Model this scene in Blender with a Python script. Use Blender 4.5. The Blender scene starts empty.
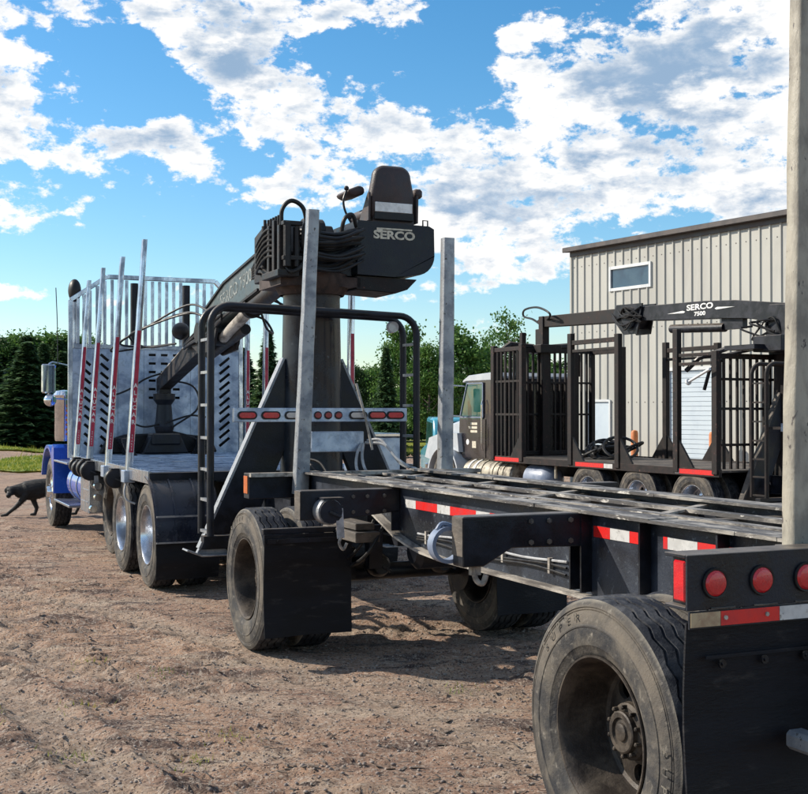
import bpy, bmesh, math, random
import numpy as np
from mathutils import Vector, Matrix, Euler
R = math.radians
PI = math.pi
random.seed(7)
rng = np.random.default_rng(7)
S = bpy.context.scene
COL = S.collection

# ------------------------------------------------------------------ camera
cam_d = bpy.data.cameras.new('camera'); cam = bpy.data.objects.new('camera', cam_d); COL.objects.link(cam)
cam_d.sensor_width = 36; cam_d.lens = 36 * 1200 / 808; cam_d.clip_start = .05; cam_d.clip_end = 4000
cam.location = (0, 0, 1.75); cam.rotation_euler = (R(90 + math.degrees(math.atan(15 / 1200))), 0, 0)
S.camera = cam
S.view_settings.view_transform = 'Standard'; S.view_settings.look = 'None'
S.view_settings.exposure = 0.33; S.view_settings.gamma = 1

# ------------------------------------------------------------------ sun
SUN_AZ, SUN_EL = -76, 33           # degrees from the view direction (negative = left), elevation
sd = bpy.data.lights.new('sun', 'SUN'); sd.energy = 5.0; sd.angle = R(.5); sd.color = (1, .91, .78)
so = bpy.data.objects.new('sun', sd); COL.objects.link(so)
sv = Vector((math.sin(R(SUN_AZ)) * math.cos(R(SUN_EL)), math.cos(R(SUN_AZ)) * math.cos(R(SUN_EL)), math.sin(R(SUN_EL))))
so.rotation_euler = sv.to_track_quat('Z', 'Y').to_euler()

# ------------------------------------------------------------------ world: sky with clouds
W = bpy.data.worlds.new('World'); S.world = W; W.use_nodes = True
nt = W.node_tree; N = nt.nodes; L = nt.links; N.clear()
def nd(t, **k):
    n = N.new(t)
    for a, b in k.items(): setattr(n, a, b)
    return n
def mth(op, a, b=None, c=None, clamp=False):
    n = nd('ShaderNodeMath', operation=op); n.use_clamp = clamp
    for i, q in enumerate((a, b, c)):
        if q is None: continue
        if hasattr(q, 'is_output'): L.new(q, n.inputs[i])
        else: n.inputs[i].default_value = q
    return n.outputs[0]
def mrange(v, a, b, c=0, d=1, smooth=True):
    n = nd('ShaderNodeMapRange'); n.interpolation_type = 'SMOOTHSTEP' if smooth else 'LINEAR'
    L.new(v, n.inputs[0])
    for i, q in enumerate((a, b, c, d)): n.inputs[i + 1].default_value = q
    return n.outputs[0]
sky = nd('ShaderNodeTexSky', sky_type='NISHITA'); sky.sun_disc = False
sky.sun_elevation = R(SUN_EL); sky.sun_rotation = R(SUN_AZ); sky.air_density = 1.0; sky.dust_density = .3; sky.ozone_density = 3.0
tc = nd('ShaderNodeTexCoord'); sep = nd('ShaderNodeSeparateXYZ'); L.new(tc.outputs['Generated'], sep.inputs[0])
X_, Y_, Z_ = sep.outputs
az = mth('ARCTAN2', X_, Y_)
hyp = mth('SQRT', mth('ADD', mth('MULTIPLY', X_, X_), mth('MULTIPLY', Y_, Y_)))
el = mth('DIVIDE', Z_, mth('MAXIMUM', hyp, .02))
cmb = nd('ShaderNodeCombineXYZ'); L.new(az, cmb.inputs[0]); L.new(el, cmb.inputs[1])
def noise(vec, scale, detail=8, rough=.6, dist=0., off=(0, 0, 0), sc=(1, 1, 1)):
    m = nd('ShaderNodeMapping'); L.new(vec, m.inputs[0]); m.inputs['Location'].default_value = off; m.inputs['Scale'].default_value = sc
    n = nd('ShaderNodeTexNoise'); L.new(m.outputs[0], n.inputs['Vector'])
    n.inputs['Scale'].default_value = scale; n.inputs['Detail'].default_value = detail; n.inputs['Roughness'].default_value = rough; n.inputs['Distortion'].default_value = dist
    return n.outputs[0]
n_big = noise(cmb.outputs[0], 7.0, 6, .55, .1, (3.1, 1.7, 0), (1, 1.5, 1))
n_mid = noise(cmb.outputs[0], 22.0, 10, .62, .15, (8.3, 4.1, 0), (1, 1.6, 1))
n_fine = noise(cmb.outputs[0], 75.0, 8, .65, .1, (2, 9, 0), (1, 1.4, 1))
# broad cloud banks, in azimuth / elevation: (azimuth, elevation, half width, half height, tilt deg, weight)
def PX(x, y): return ((x - 404) / 1200, (412 - y) / 1200)
banks = [(195, 22, 75, 34, -38, .62), (262, 78, 70, 46, -40, .66), (290, 145, 40, 26, -20, .4), (225, 10, 90, 40, 0, .5), (330, 12, 60, 22, 0, .5), (400, 6, 30, 22, 0, .5), (18, 105, 48, 66, 10, .72), (50, 22, 80, 26, 5, .6),
         (112, 148, 26, 16, 0, .5), (172, 140, 40, 20, 10, .6), (205, 172, 32, 12, -22, .55), (75, 198, 62, 18, 8, .66), (40, 228, 60, 14, -6, .55), (70, 170, 30, 12, 0, .45), (290, 195, 62, 24, 4, .62), (345, 105, 52, 36, 0, .5), (400, 150, 80, 40, 0, .6), (490, 205, 90, 50, 0, .72),
         (600, 130, 135, 75, 16, .9), (690, 50, 140, 60, 25, .85), (535, 50, 50, 42, 0, .6), (760, 170, 110, 80, 0, .85), (520, 262, 75, 22, 4, .55), (400, 72, 22, 12, 30, .45), (22, 298, 46, 9, 0, .6), (95, 308, 26, 6, 0, .35),
         (445, 240, 45, 30, 0, .5), (370, 300, 70, 9, 4, .35), (480, 284, 60, 7, 3, .3), (130, 60, 16, 10, 0, .25), (145, 90, 60, 26, -25, -.6), (330, 45, 36, 24, 30, -.3), (452, 62, 40, 40, 10, -.55), (484, 12, 20, 24, 30, -.3), (240, 245, 70, 30, 0, -.4), (110, 268, 120, 14, 0, -.4),
         (1100, 100, 250, 150, 0, .6), (-300, 120, 200, 90, 0, .4), (-700, 60, 220, 120, 0, .5)]
tot = None
for (bx, by, hw, hh, tl, wt) in banks:
    ca, ce = PX(bx, by)
    m = nd('ShaderNodeMapping'); m.vector_type = 'TEXTURE'; L.new(cmb.outputs[0], m.inputs[0])
    m.inputs['Location'].default_value = (ca, ce, 0); m.inputs['Rotation'].default_value = (0, 0, R(tl)); m.inputs['Scale'].default_value = (hw / 1200, hh / 1200, 1)
    ln = nd('ShaderNodeVectorMath', operation='LENGTH'); L.new(m.outputs[0], ln.inputs[0])
    f = mrange(ln.outputs['Value'], 0, 1.7, wt, 0)
    tot = f if tot is None else mth('ADD', tot, f)
tot = mth('MULTIPLY', mth('TANH', mth('MULTIPLY', tot, 1.7)), .58)
# outside the part of the sky with those banks, ordinary scattered cumulus
away = mrange(mth('ABSOLUTE', az), .45, .9, 0, .24)
high = mrange(el, .38, .6, 0, .24)
base = mth('ADD', tot, mth('MAXIMUM', away, high))
nz = mth('ADD', mth('MULTIPLY', mth('SUBTRACT', n_big, .5), 1.0), mth('ADD', mth('MULTIPLY', mth('SUBTRACT', n_mid, .5), 1.9), mth('MULTIPLY', mth('SUBTRACT', n_fine, .5), .7)))
dens = mth('ADD', base, nz)
mask = mth('MULTIPLY', mrange(dens, .22, .46), mrange(el, -.01, .05))
soft = mth('ADD', base, mth('ADD', mth('MULTIPLY', mth('SUBTRACT', n_big, .5), .8), mth('MULTIPLY', mth('SUBTRACT', n_mid, .5), .9)))
g_n = noise(cmb.outputs[0], 9.0, 8, .58, .1, (5.4, 2.3, 0), (1, 2.3, 1))
g_f = noise(cmb.outputs[0], 30.0, 8, .6, .1, (1.4, 7.3, 0), (1, 2.0, 1))
grey = mth('MULTIPLY', mrange(soft, .26, .68), mrange(mth('ADD', g_n, mth('MULTIPLY', mth('SUBTRACT', g_f, .5), .7)), .38, .64), None, True)
cr = nd('ShaderNodeMix', data_type='RGBA'); L.new(grey, cr.inputs[0])
cr.inputs[6].default_value = (1.0, .985, .96, 1); cr.inputs[7].default_value = (.28, .41, .58, 1)
hs = nd('ShaderNodeHueSaturation'); L.new(sky.outputs[0], hs.inputs['Color']); hs.inputs['Hue'].default_value = .493; hs.inputs['Saturation'].default_value = 1.3; hs.inputs['Value'].default_value = 1.02
bg1 = nd('ShaderNodeBackground'); L.new(hs.outputs[0], bg1.inputs[0]); bg1.inputs[1].default_value = .13
bg2 = nd('ShaderNodeBackground'); L.new(cr.outputs[2], bg2.inputs[0]); bg2.inputs[1].default_value = .90
mx = nd('ShaderNodeMixShader'); L.new(mask, mx.inputs[0]); L.new(bg1.outputs[0], mx.inputs[1]); L.new(bg2.outputs[0], mx.inputs[2])
ow = nd('ShaderNodeOutputWorld'); L.new(mx.outputs[0], ow.inputs[0])

# ------------------------------------------------------------------ materials
def mat(name, c1, c2=None, scale=6, rough=.5, metal=0, lo=.4, hi=.65, bump=0, bscale=60, c3=None, s3=40, lo3=.62, hi3=.72, detail=6, up=None, spec=.5, coat=0, rvar=.12, stretch=(1, 1, 1)):
    m = bpy.data.materials.new(name); m.use_nodes = True; t = m.node_tree; ns = t.nodes; lk = t.links
    b = ns['Principled BSDF']; b.inputs['Roughness'].default_value = rough; b.inputs['Metallic'].default_value = metal
    b.inputs['Specular IOR Level'].default_value = spec; b.inputs['Coat Weight'].default_value = coat
    tcn = ns.new('ShaderNodeTexCoord'); mp = ns.new('ShaderNodeMapping'); lk.new(tcn.outputs['Object'], mp.inputs[0]); mp.inputs['Scale'].default_value = stretch
    def nz_(sc, det=detail, dist=.3):
        n = ns.new('ShaderNodeTexNoise'); lk.new(mp.outputs[0], n.inputs['Vector']); n.inputs['Scale'].default_value = sc
        n.inputs['Detail'].default_value = det; n.inputs['Roughness'].default_value = .62; n.inputs['Distortion'].default_value = dist; return n.outputs[0]
    def mr(v, a, c, d0=0, d1=1):
        r = ns.new('ShaderNodeMapRange'); r.interpolation_type = 'SMOOTHSTEP'; lk.new(v, r.inputs[0])
        for i, q in enumerate((a, c, d0, d1)): r.inputs[i + 1].default_value = q
        return r.outputs[0]
    def mix(f, a, c):
        x = ns.new('ShaderNodeMix'); x.data_type = 'RGBA'; lk.new(f, x.inputs[0])
        for i, q in ((6, a), (7, c)):
            if hasattr(q, 'is_output'): lk.new(q, x.inputs[i])
            else: x.inputs[i].default_value = (*q, 1)
        return x.outputs[2]
    c = c1; n0 = nz_(scale)
    if c2: c = mix(mr(n0, lo, hi), c1, c2)
    if c3: c = mix(mr(nz_(s3, 5), lo3, hi3), c, c3)
    if up:   # dust that settled on upward faces: (colour, amount)
        g = ns.new('ShaderNodeNewGeometry'); sx = ns.new('ShaderNodeSeparateXYZ'); lk.new(g.outputs['Normal'], sx.inputs[0])
        mu = ns.new('ShaderNodeMath'); mu.operation = 'MULTIPLY'; lk.new(mr(sx.outputs[2], .35, .9), mu.inputs[0]); lk.new(mr(nz_(scale * 2.3), .3, .6, .35, up[1]), mu.inputs[1])
        c = mix(mu.outputs[0], c, up[0])
    if hasattr(c, 'is_output'): lk.new(c, b.inputs['Base Color'])
    else: b.inputs['Base Color'].default_value = (*c, 1)
    lk.new(mr(n0, .3, .7, max(.02, rough - rvar), min(1, rough + rvar)), b.inputs['Roughness'])
    if bump:
        bp = ns.new('ShaderNodeBump'); bp.inputs['Strength'].default_value = bump; bp.inputs['Distance'].default_value = .01; lk.new(nz_(bscale, 5), bp.inputs['Height']); lk.new(bp.outputs[0], b.inputs['Normal'])
    return m
DUST = (.20, .165, .13)
M = dict(
 black=mat('black_paint', (.005, .006, .009), (.012, .015, .024), 5, .42, c3=(.07, .07, .075), s3=55, lo3=.68, hi3=.76, bump=.2, up=(DUST, .65), rvar=.14, spec=.35),
 webp=mat('dusty_black_paint', (.007, .009, .015), (.024, .031, .046), 3.2, .45, spec=.35, c3=(.11, .13, .15), s3=26, lo3=.58, hi3=.76, bump=.25, up=(DUST, .8)),
 worn=mat('worn_steel', (.40, .365, .315), (.12, .105, .09), 9, .7, c3=(.50, .47, .42), s3=26, bump=.5, bscale=45, stretch=(1, .35, 1)),
 topf=mat('worn_top_flange', (.30, .275, .24), (.06, .055, .052), 8, .6, lo=.40, hi=.56, c3=(.52, .49, .44), s3=30, lo3=.58, hi3=.68, bump=.6, bscale=45, stretch=(1.6, .30, 1)),
 wornd=mat('dark_worn_steel', (.12, .10, .08), (.05, .045, .04), 7, .75, c3=(.25, .22, .19), s3=26, bump=.5, bscale=45, stretch=(1, .35, 1)),
 stake=mat('weathered_stake', (.34, .315, .255), (.20, .185, .155), 9, .6, c3=(.07, .06, .055), s3=30, lo3=.62, hi3=.68, bump=.35, bscale=50, stretch=(1, 1, .5)),
 stakea=mat('shade_tinted_paint', (.32, .33, .34), (.17, .185, .21), 7, .42, metal=.35, c3=(.07, .06, .05), s3=28, lo3=.62, hi3=.68, bump=.3, bscale=50),  # grey paint; its blue-grey holds the shade of the front stakes' rear faces
 tyre=mat('tyre_rubber', (.030, .031, .034), (.13, .115, .095), 7, .8, spec=.25, lo=.35, hi=.72, c3=(.21, .19, .16), s3=24, lo3=.55, hi3=.75, bump=.4, bscale=90),
 tread=mat('tyre_tread', (.014, .016, .022), (.07, .072, .078), 9, .75, spec=.25, bump=.4, bscale=90),
 rim=mat('dirty_rim', (.028, .022, .018), (.085, .068, .052), 9, .6, metal=.3, c3=(.05, .035, .025), s3=30, bump=.3),
 alu=mat('aluminium', (.62, .66, .72), (.25, .28, .33), 5, .28, metal=.95, c3=(.20, .20, .20), s3=30, lo3=.68, hi3=.78, bump=.12, stretch=(1, 1, .6)),
 alus=mat('aluminium_sheet', (.42, .50, .62), (.22, .28, .38), 5, .40, metal=.6, c3=(.26, .31, .38), s3=16, lo3=.5, hi3=.75, bump=.15),
 chrome=mat('chrome', (.75, .77, .8), (.55, .57, .6), 8, .14, metal=1, rvar=.06),
 blue=mat('blue_truck_paint', (.012, .07, .42), (.02, .10, .50), 3, .25, coat=.6, rvar=.05),
 dblue=mat('dark_post_paint', (.005, .008, .015), (.018, .027, .038), 3, .3, spec=.4, c3=(.08, .10, .11), s3=18, lo3=.6, hi3=.8, up=(DUST, .3)),
 boomp=mat('grey_green_boom_paint', (.05, .068, .07), (.11, .13, .13), 4, .45, c3=(.025, .025, .025), s3=16, lo3=.56, hi3=.66),
 fender=mat('dark_poly_fender', (.008, .011, .022), (.02, .026, .045), 4, .28, c3=(.11, .11, .11), s3=30, up=(DUST, .35)),
 flap=mat('mud_flap_rubber', (.004, .0045, .007), (.009, .010, .014), 5, .6, spec=.25, c3=(.05, .047, .045), s3=9, lo3=.56, hi3=.8, bump=.4, stretch=(.5, 1, 2.0)),
 hose=mat('hose_rubber', (.006, .006, .007), (.018, .018, .018), 9, .5, spec=.35),
 hoseg=mat('grey_hose', (.40, .41, .42), (.25, .25, .25), 12, .6),
 red=mat('red_lens', (.55, .012, .02), (.42, .01, .018), 20, .18, coat=.5, bump=.15, bscale=200),
 dred=mat('dull_red_lens', (.28, .02, .025), (.2, .015, .02), 20, .25),
 orange=mat('orange_lens', (.55, .14, .03), (.4, .1, .03), 20, .3),
 lensw=mat('clear_lens', (.45, .43, .42), (.35, .33, .32), 20, .2, coat=.5),
 tred=mat('red_reflective_tape', (.62, .02, .018), (.48, .018, .02), 14, .38, c3=(.35, .12, .09), s3=50, lo3=.66, hi3=.74),
 twhite=mat('white_reflective_tape', (.55, .55, .54), (.42, .42, .41), 14, .4, c3=(.16, .14, .12), s3=50, lo3=.6, hi3=.7),
 tgold=mat('yellowed_tape', (.42, .33, .2), (.30, .2, .12), 14, .5, c3=(.16, .11, .08), s3=40),
 decal=mat('red_decal', (.42, .015, .05), (.30, .012, .04), 10, .4, c3=(.3, .2, .2), s3=40, lo3=.68, hi3=.76),
 white=mat('white_lettering', (.78, .78, .76), (.6, .6, .58), 14, .5),
 boomtxt=mat('faded_boom_lettering', (.30, .32, .30), (.08, .10, .10), 14, .6, lo=.42, hi=.6),
 cream=mat('faded_lettering', (.62, .57, .45), (.42, .38, .30), 24, .6),
 seat=mat('seat_vinyl', (.030, .020, .020), (.055, .034, .032), 8, .55, bump=.3, bscale=80, up=(DUST, .3)),
 brown=mat('rusty_dark_steel', (.007, .006, .006), (.019, .013, .012), 6, .6, spec=.3, c3=(.11, .05, .035), s3=25, lo3=.62, hi3=.75, bump=.2, up=(DUST, .5)),
 rackb=mat('brown_rack_steel', (.008, .006, .006), (.022, .014, .013), 6, .6, c3=(.11, .05, .038), s3=18, lo3=.6, hi3=.72, bump=.2, up=(DUST, .5), spec=.3),
 rust=mat('rusty_steel', (.045, .024, .018), (.02, .013, .012), 8, .7, c3=(.15, .07, .045), s3=40, bump=.4),
 glass=mat('cab_glass', (.015, .07, .06), (.03, .10, .09), 3, .06, spec=.8),
 mirror=mat('mirror_glass', (.22, .26, .29), None, 3, .05, metal=1, rvar=.02),
 cab=mat('cab_paint', (.014, .011, .013), (.03, .02, .02), 3, .3, coat=.4),
 hood=mat('grey_hood_paint', (.44, .47, .5), (.36, .39, .42), 3, .35, coat=.3),
 tank=mat('corroded_tank', (.42, .38, .29), (.12, .10, .08), 7, .5, metal=.2, c3=(.7, .66, .55), s3=20, bump=.3),
 brownd=mat('grimy_machine_steel', (.006, .0055, .006), (.018, .014, .013), 7, .5, c3=(.07, .042, .03), s3=22, lo3=.62, hi3=.75, bump=.3, up=(DUST, .4), spec=.35),
 btank=mat('blue_grey_tank', (.14, .18, .26), (.2, .24, .32), 6, .4),
 wall=mat('beige_wall_panel', (.42, .415, .375), (.35, .345, .315), 1.1, .5, rvar=.08, c3=(.38, .35, .29), s3=5, lo3=.6, hi3=.8, stretch=(1, 1, .25)),
 trim=mat('brown_trim', (.045, .036, .034), (.07, .056, .052), 3, .5),
 wtrim=mat('white_trim', (.62, .64, .64), (.52, .54, .55), 3, .5),
 door=mat('pale_door', (.50, .57, .62), (.44, .51, .57), 2, .45),
 wing=mat('window_glass', (.02, .05, .085), (.03, .065, .1), 2, .07, spec=.9),
 bol=mat('orange_bollard', (.55, .18, .05), (.42, .13, .04), 8, .6),
 conc=mat('concrete', (.34, .33, .31), (.27, .26, .24), 3, .85, bump=.3),
 greyfur=mat('grey_fur', (.10, .09, .085), (.06, .055, .05), 30, .7),
 fur=mat('black_fur', (.006, .0055, .0055), (.014, .013, .013), 30, .65, bump=.6, bscale=120),
 teal=mat('turquoise_car_paint', (.06, .32, .42), (.05, .28, .38), 3, .3, coat=.6),
 bark=mat('bark', (.09, .07, .055), (.15, .125, .10), 9, .9, bump=.5),
 birch=mat('pale_bark', (.42, .40, .36), (.10, .09, .08), 7, .8, lo=.5, hi=.6),
 stone=mat('pebble', (.30, .25, .21), (.19, .155, .14), 9, .85),
)
def leaf_mat(name, a, b, c, sc=.5):
    m = mat(name, a, b, sc, .6, c3=c, s3=3.5, lo3=.5, hi3=.65, rvar=.1, spec=.25)
    t = m.node_tree; bs = t.nodes['Principled BSDF']; tr = t.nodes.new('ShaderNodeBsdfTranslucent'); mxs = t.nodes.new('ShaderNodeMixShader'); mxs.inputs[0].default_value = .3
    src = bs.inputs['Base Color'].links[0].from_socket; t.links.new(src, tr.inputs[0])
    out = t.nodes['Material Output']; t.links.new(bs.outputs[0], mxs.inputs[1]); t.links.new(tr.outputs[0], mxs.inputs[2]); t.links.new(mxs.outputs[0], out.inputs[0]); return m
M['needle'] = leaf_mat('spruce_needles', (.035, .08, .034), (.07, .135, .048), (.12, .20, .065))
M['leaf'] = leaf_mat('leaves', (.06, .15, .03), (.10, .20, .04), (.17, .26, .06))
M['leaf2'] = leaf_mat('dark_leaves', (.03, .07, .025), (.05, .10, .03), (.085, .14, .045))
M['grass'] = leaf_mat('grass_blades', (.15, .23, .03), (.34, .36, .05), (.48, .42, .08), .3)

def ground_material():
    m = bpy.data.materials.new('dirt_and_gravel'); m.use_nodes = True; t = m.node_tree; ns = t.nodes; lk = t.links; b = ns['Principled BSDF']
    tcn = ns.new('ShaderNodeTexCoord')
    def nz_(sc, det=6, st=(1, 1, 1), rough=.6, rot=0, dist=.2):
        mp = ns.new('ShaderNodeMapping'); lk.new(tcn.outputs['Object'], mp.inputs[0]); mp.inputs['Scale'].default_value = st; mp.inputs['Rotation'].default_value = (0, 0, rot)
        n = ns.new('ShaderNodeTexNoise'); lk.new(mp.outputs[0], n.inputs['Vector']); n.inputs['Scale'].default_value = sc; n.inputs['Detail'].default_value = det; n.inputs['Roughness'].default_value = rough; n.inputs['Distortion'].default_value = dist; return n.outputs[0]
    def mr(v, a, c, d0=0, d1=1):
        r = ns.new('ShaderNodeMapRange'); r.interpolation_type = 'SMOOTHSTEP'; lk.new(v, r.inputs[0])
        for i, q in enumerate((a, c, d0, d1)): r.inputs[i + 1].default_value = q
        return r.outputs[0]
    def mix(f, a, c):
        x = ns.new('ShaderNodeMix'); x.data_type = 'RGBA'
        if hasattr(f, 'is_output'): lk.new(f, x.inputs[0])
        else: x.inputs[0].default_value = f
        for i, q in ((6, a), (7, c)):
            if hasattr(q, 'is_output'): lk.new(q, x.inputs[i])
            else: x.inputs[i].default_value = (*q, 1)
        return x.outputs[2]
    c = mix(mr(nz_(.5, 6), .38, .62), (.47, .305, .21), (.35, .225, .165))
    c = mix(mr(nz_(2.2, 7, (.4, 1, 1)), .5, .7), c, (.52, .41, .31))
    c = mix(mr(nz_(2.4, 10, (.45, 1.5, 1), .70, .12), .525, .60), c, (.15, .105, .088))
    c = mix(mr(nz_(6.5, 10, (.4, 1.6, 1), .72, -.1), .545, .62), c, (.085, .06, .052))
    at = ns.new('ShaderNodeAttribute'); at.attribute_name = 'track'; c = mix(at.outputs['Fac'], c, (.50, .39, .295))
    c = mix(mr(nz_(34, 7, rough=.78), .50, .62), c, (.56, .46, .37))
    c = mix(mr(nz_(48, 7, rough=.78), .52, .62), c, (.11, .08, .068))
    v = ns.new('ShaderNodeTexVoronoi'); lk.new(tcn.outputs['Object'], v.inputs['Vector']); v.inputs['Scale'].default_value = 120
    sp = ns.new('ShaderNodeSeparateColor'); lk.new(v.outputs['Color'], sp.inputs[0])
    c = mix(mr(sp.outputs[0], .93, .97, 0, .7), c, (.50, .44, .38)); c = mix(mr(sp.outputs[1], .95, .97), c, (.07, .055, .05))
    lk.new(c, b.inputs['Base Color']); b.inputs['Roughness'].default_value = .95; b.inputs['Specular IOR Level'].default_value = .15
    ad = ns.new('ShaderNodeMath'); ad.operation = 'ADD'; lk.new(nz_(16, 10, (.8, 1.2, 1), .72), ad.inputs[0])
    mu = ns.new('ShaderNodeMath'); mu.operation = 'MULTIPLY'; lk.new(nz_(5, 8, (.5, 1.4, 1), .7), mu.inputs[0]); mu.inputs[1].default_value = 1.6; lk.new(mu.outputs[0], ad.inputs[1])
    bp = ns.new('ShaderNodeBump'); bp.inputs['Strength'].default_value = 1; bp.inputs['Distance'].default_value = .045; lk.new(ad.outputs[0], bp.inputs['Height']); lk.new(bp.outputs[0], b.inputs['Normal'])
    return m
M['ground'] = ground_material()
def sidewall_dirt(m):   # dried tan mud that clings to the outer half of the sidewall
    t = m.node_tree; ns = t.nodes; lk = t.links; b = ns['Principled BSDF']; src = b.inputs['Base Color'].links[0].from_socket
    tcn = ns.new('ShaderNodeTexCoord'); mp = ns.new('ShaderNodeMapping'); lk.new(tcn.outputs['Object'], mp.inputs[0]); mp.inputs['Scale'].default_value = (0, 1, 1)
    ln = ns.new('ShaderNodeVectorMath'); ln.operation = 'LENGTH'; lk.new(mp.outputs[0], ln.inputs[0])
    n = ns.new('ShaderNodeTexNoise'); lk.new(tcn.outputs['Object'], n.inputs['Vector']); n.inputs['Scale'].default_value = 5; n.inputs['Detail'].default_value = 7
    def mr(v, a, c, d0=0, d1=1):
        r = ns.new('ShaderNodeMapRange'); r.interpolation_type = 'SMOOTHSTEP'; lk.new(v, r.inputs[0])
        for i, q in enumerate((a, c, d0, d1)): r.inputs[i + 1].default_value = q
        return r.outputs[0]
    def mu(a, c):
        x = ns.new('ShaderNodeMath'); x.operation = 'MULTIPLY'; lk.new(a, x.inputs[0]); lk.new(c, x.inputs[1]); return x.outputs[0]
    f = mu(mu(mr(ln.outputs['Value'], .405, .425), mr(ln.outputs['Value'], .505, .475, 0, 1)), mr(n.outputs[0], .38, .66, .05, .7))
    x = ns.new('ShaderNodeMix'); x.data_type = 'RGBA'; lk.new(f, x.inputs[0]); lk.new(src, x.inputs[6]); x.inputs[7].default_value = (.17, .145, .115, 1)
    f2 = mu(mr(ln.outputs['Value'], .495, .512), mr(n.outputs[0], .36, .62, .1, .85)); y = ns.new('ShaderNodeMix'); y.data_type = 'RGBA'; lk.new(f2, y.inputs[0]); lk.new(x.outputs[2], y.inputs[6]); y.inputs[7].default_value = (.22, .20, .165, 1)
    lk.new(y.outputs[2], b.inputs['Base Color'])
sidewall_dirt(M['tyre'])

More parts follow.
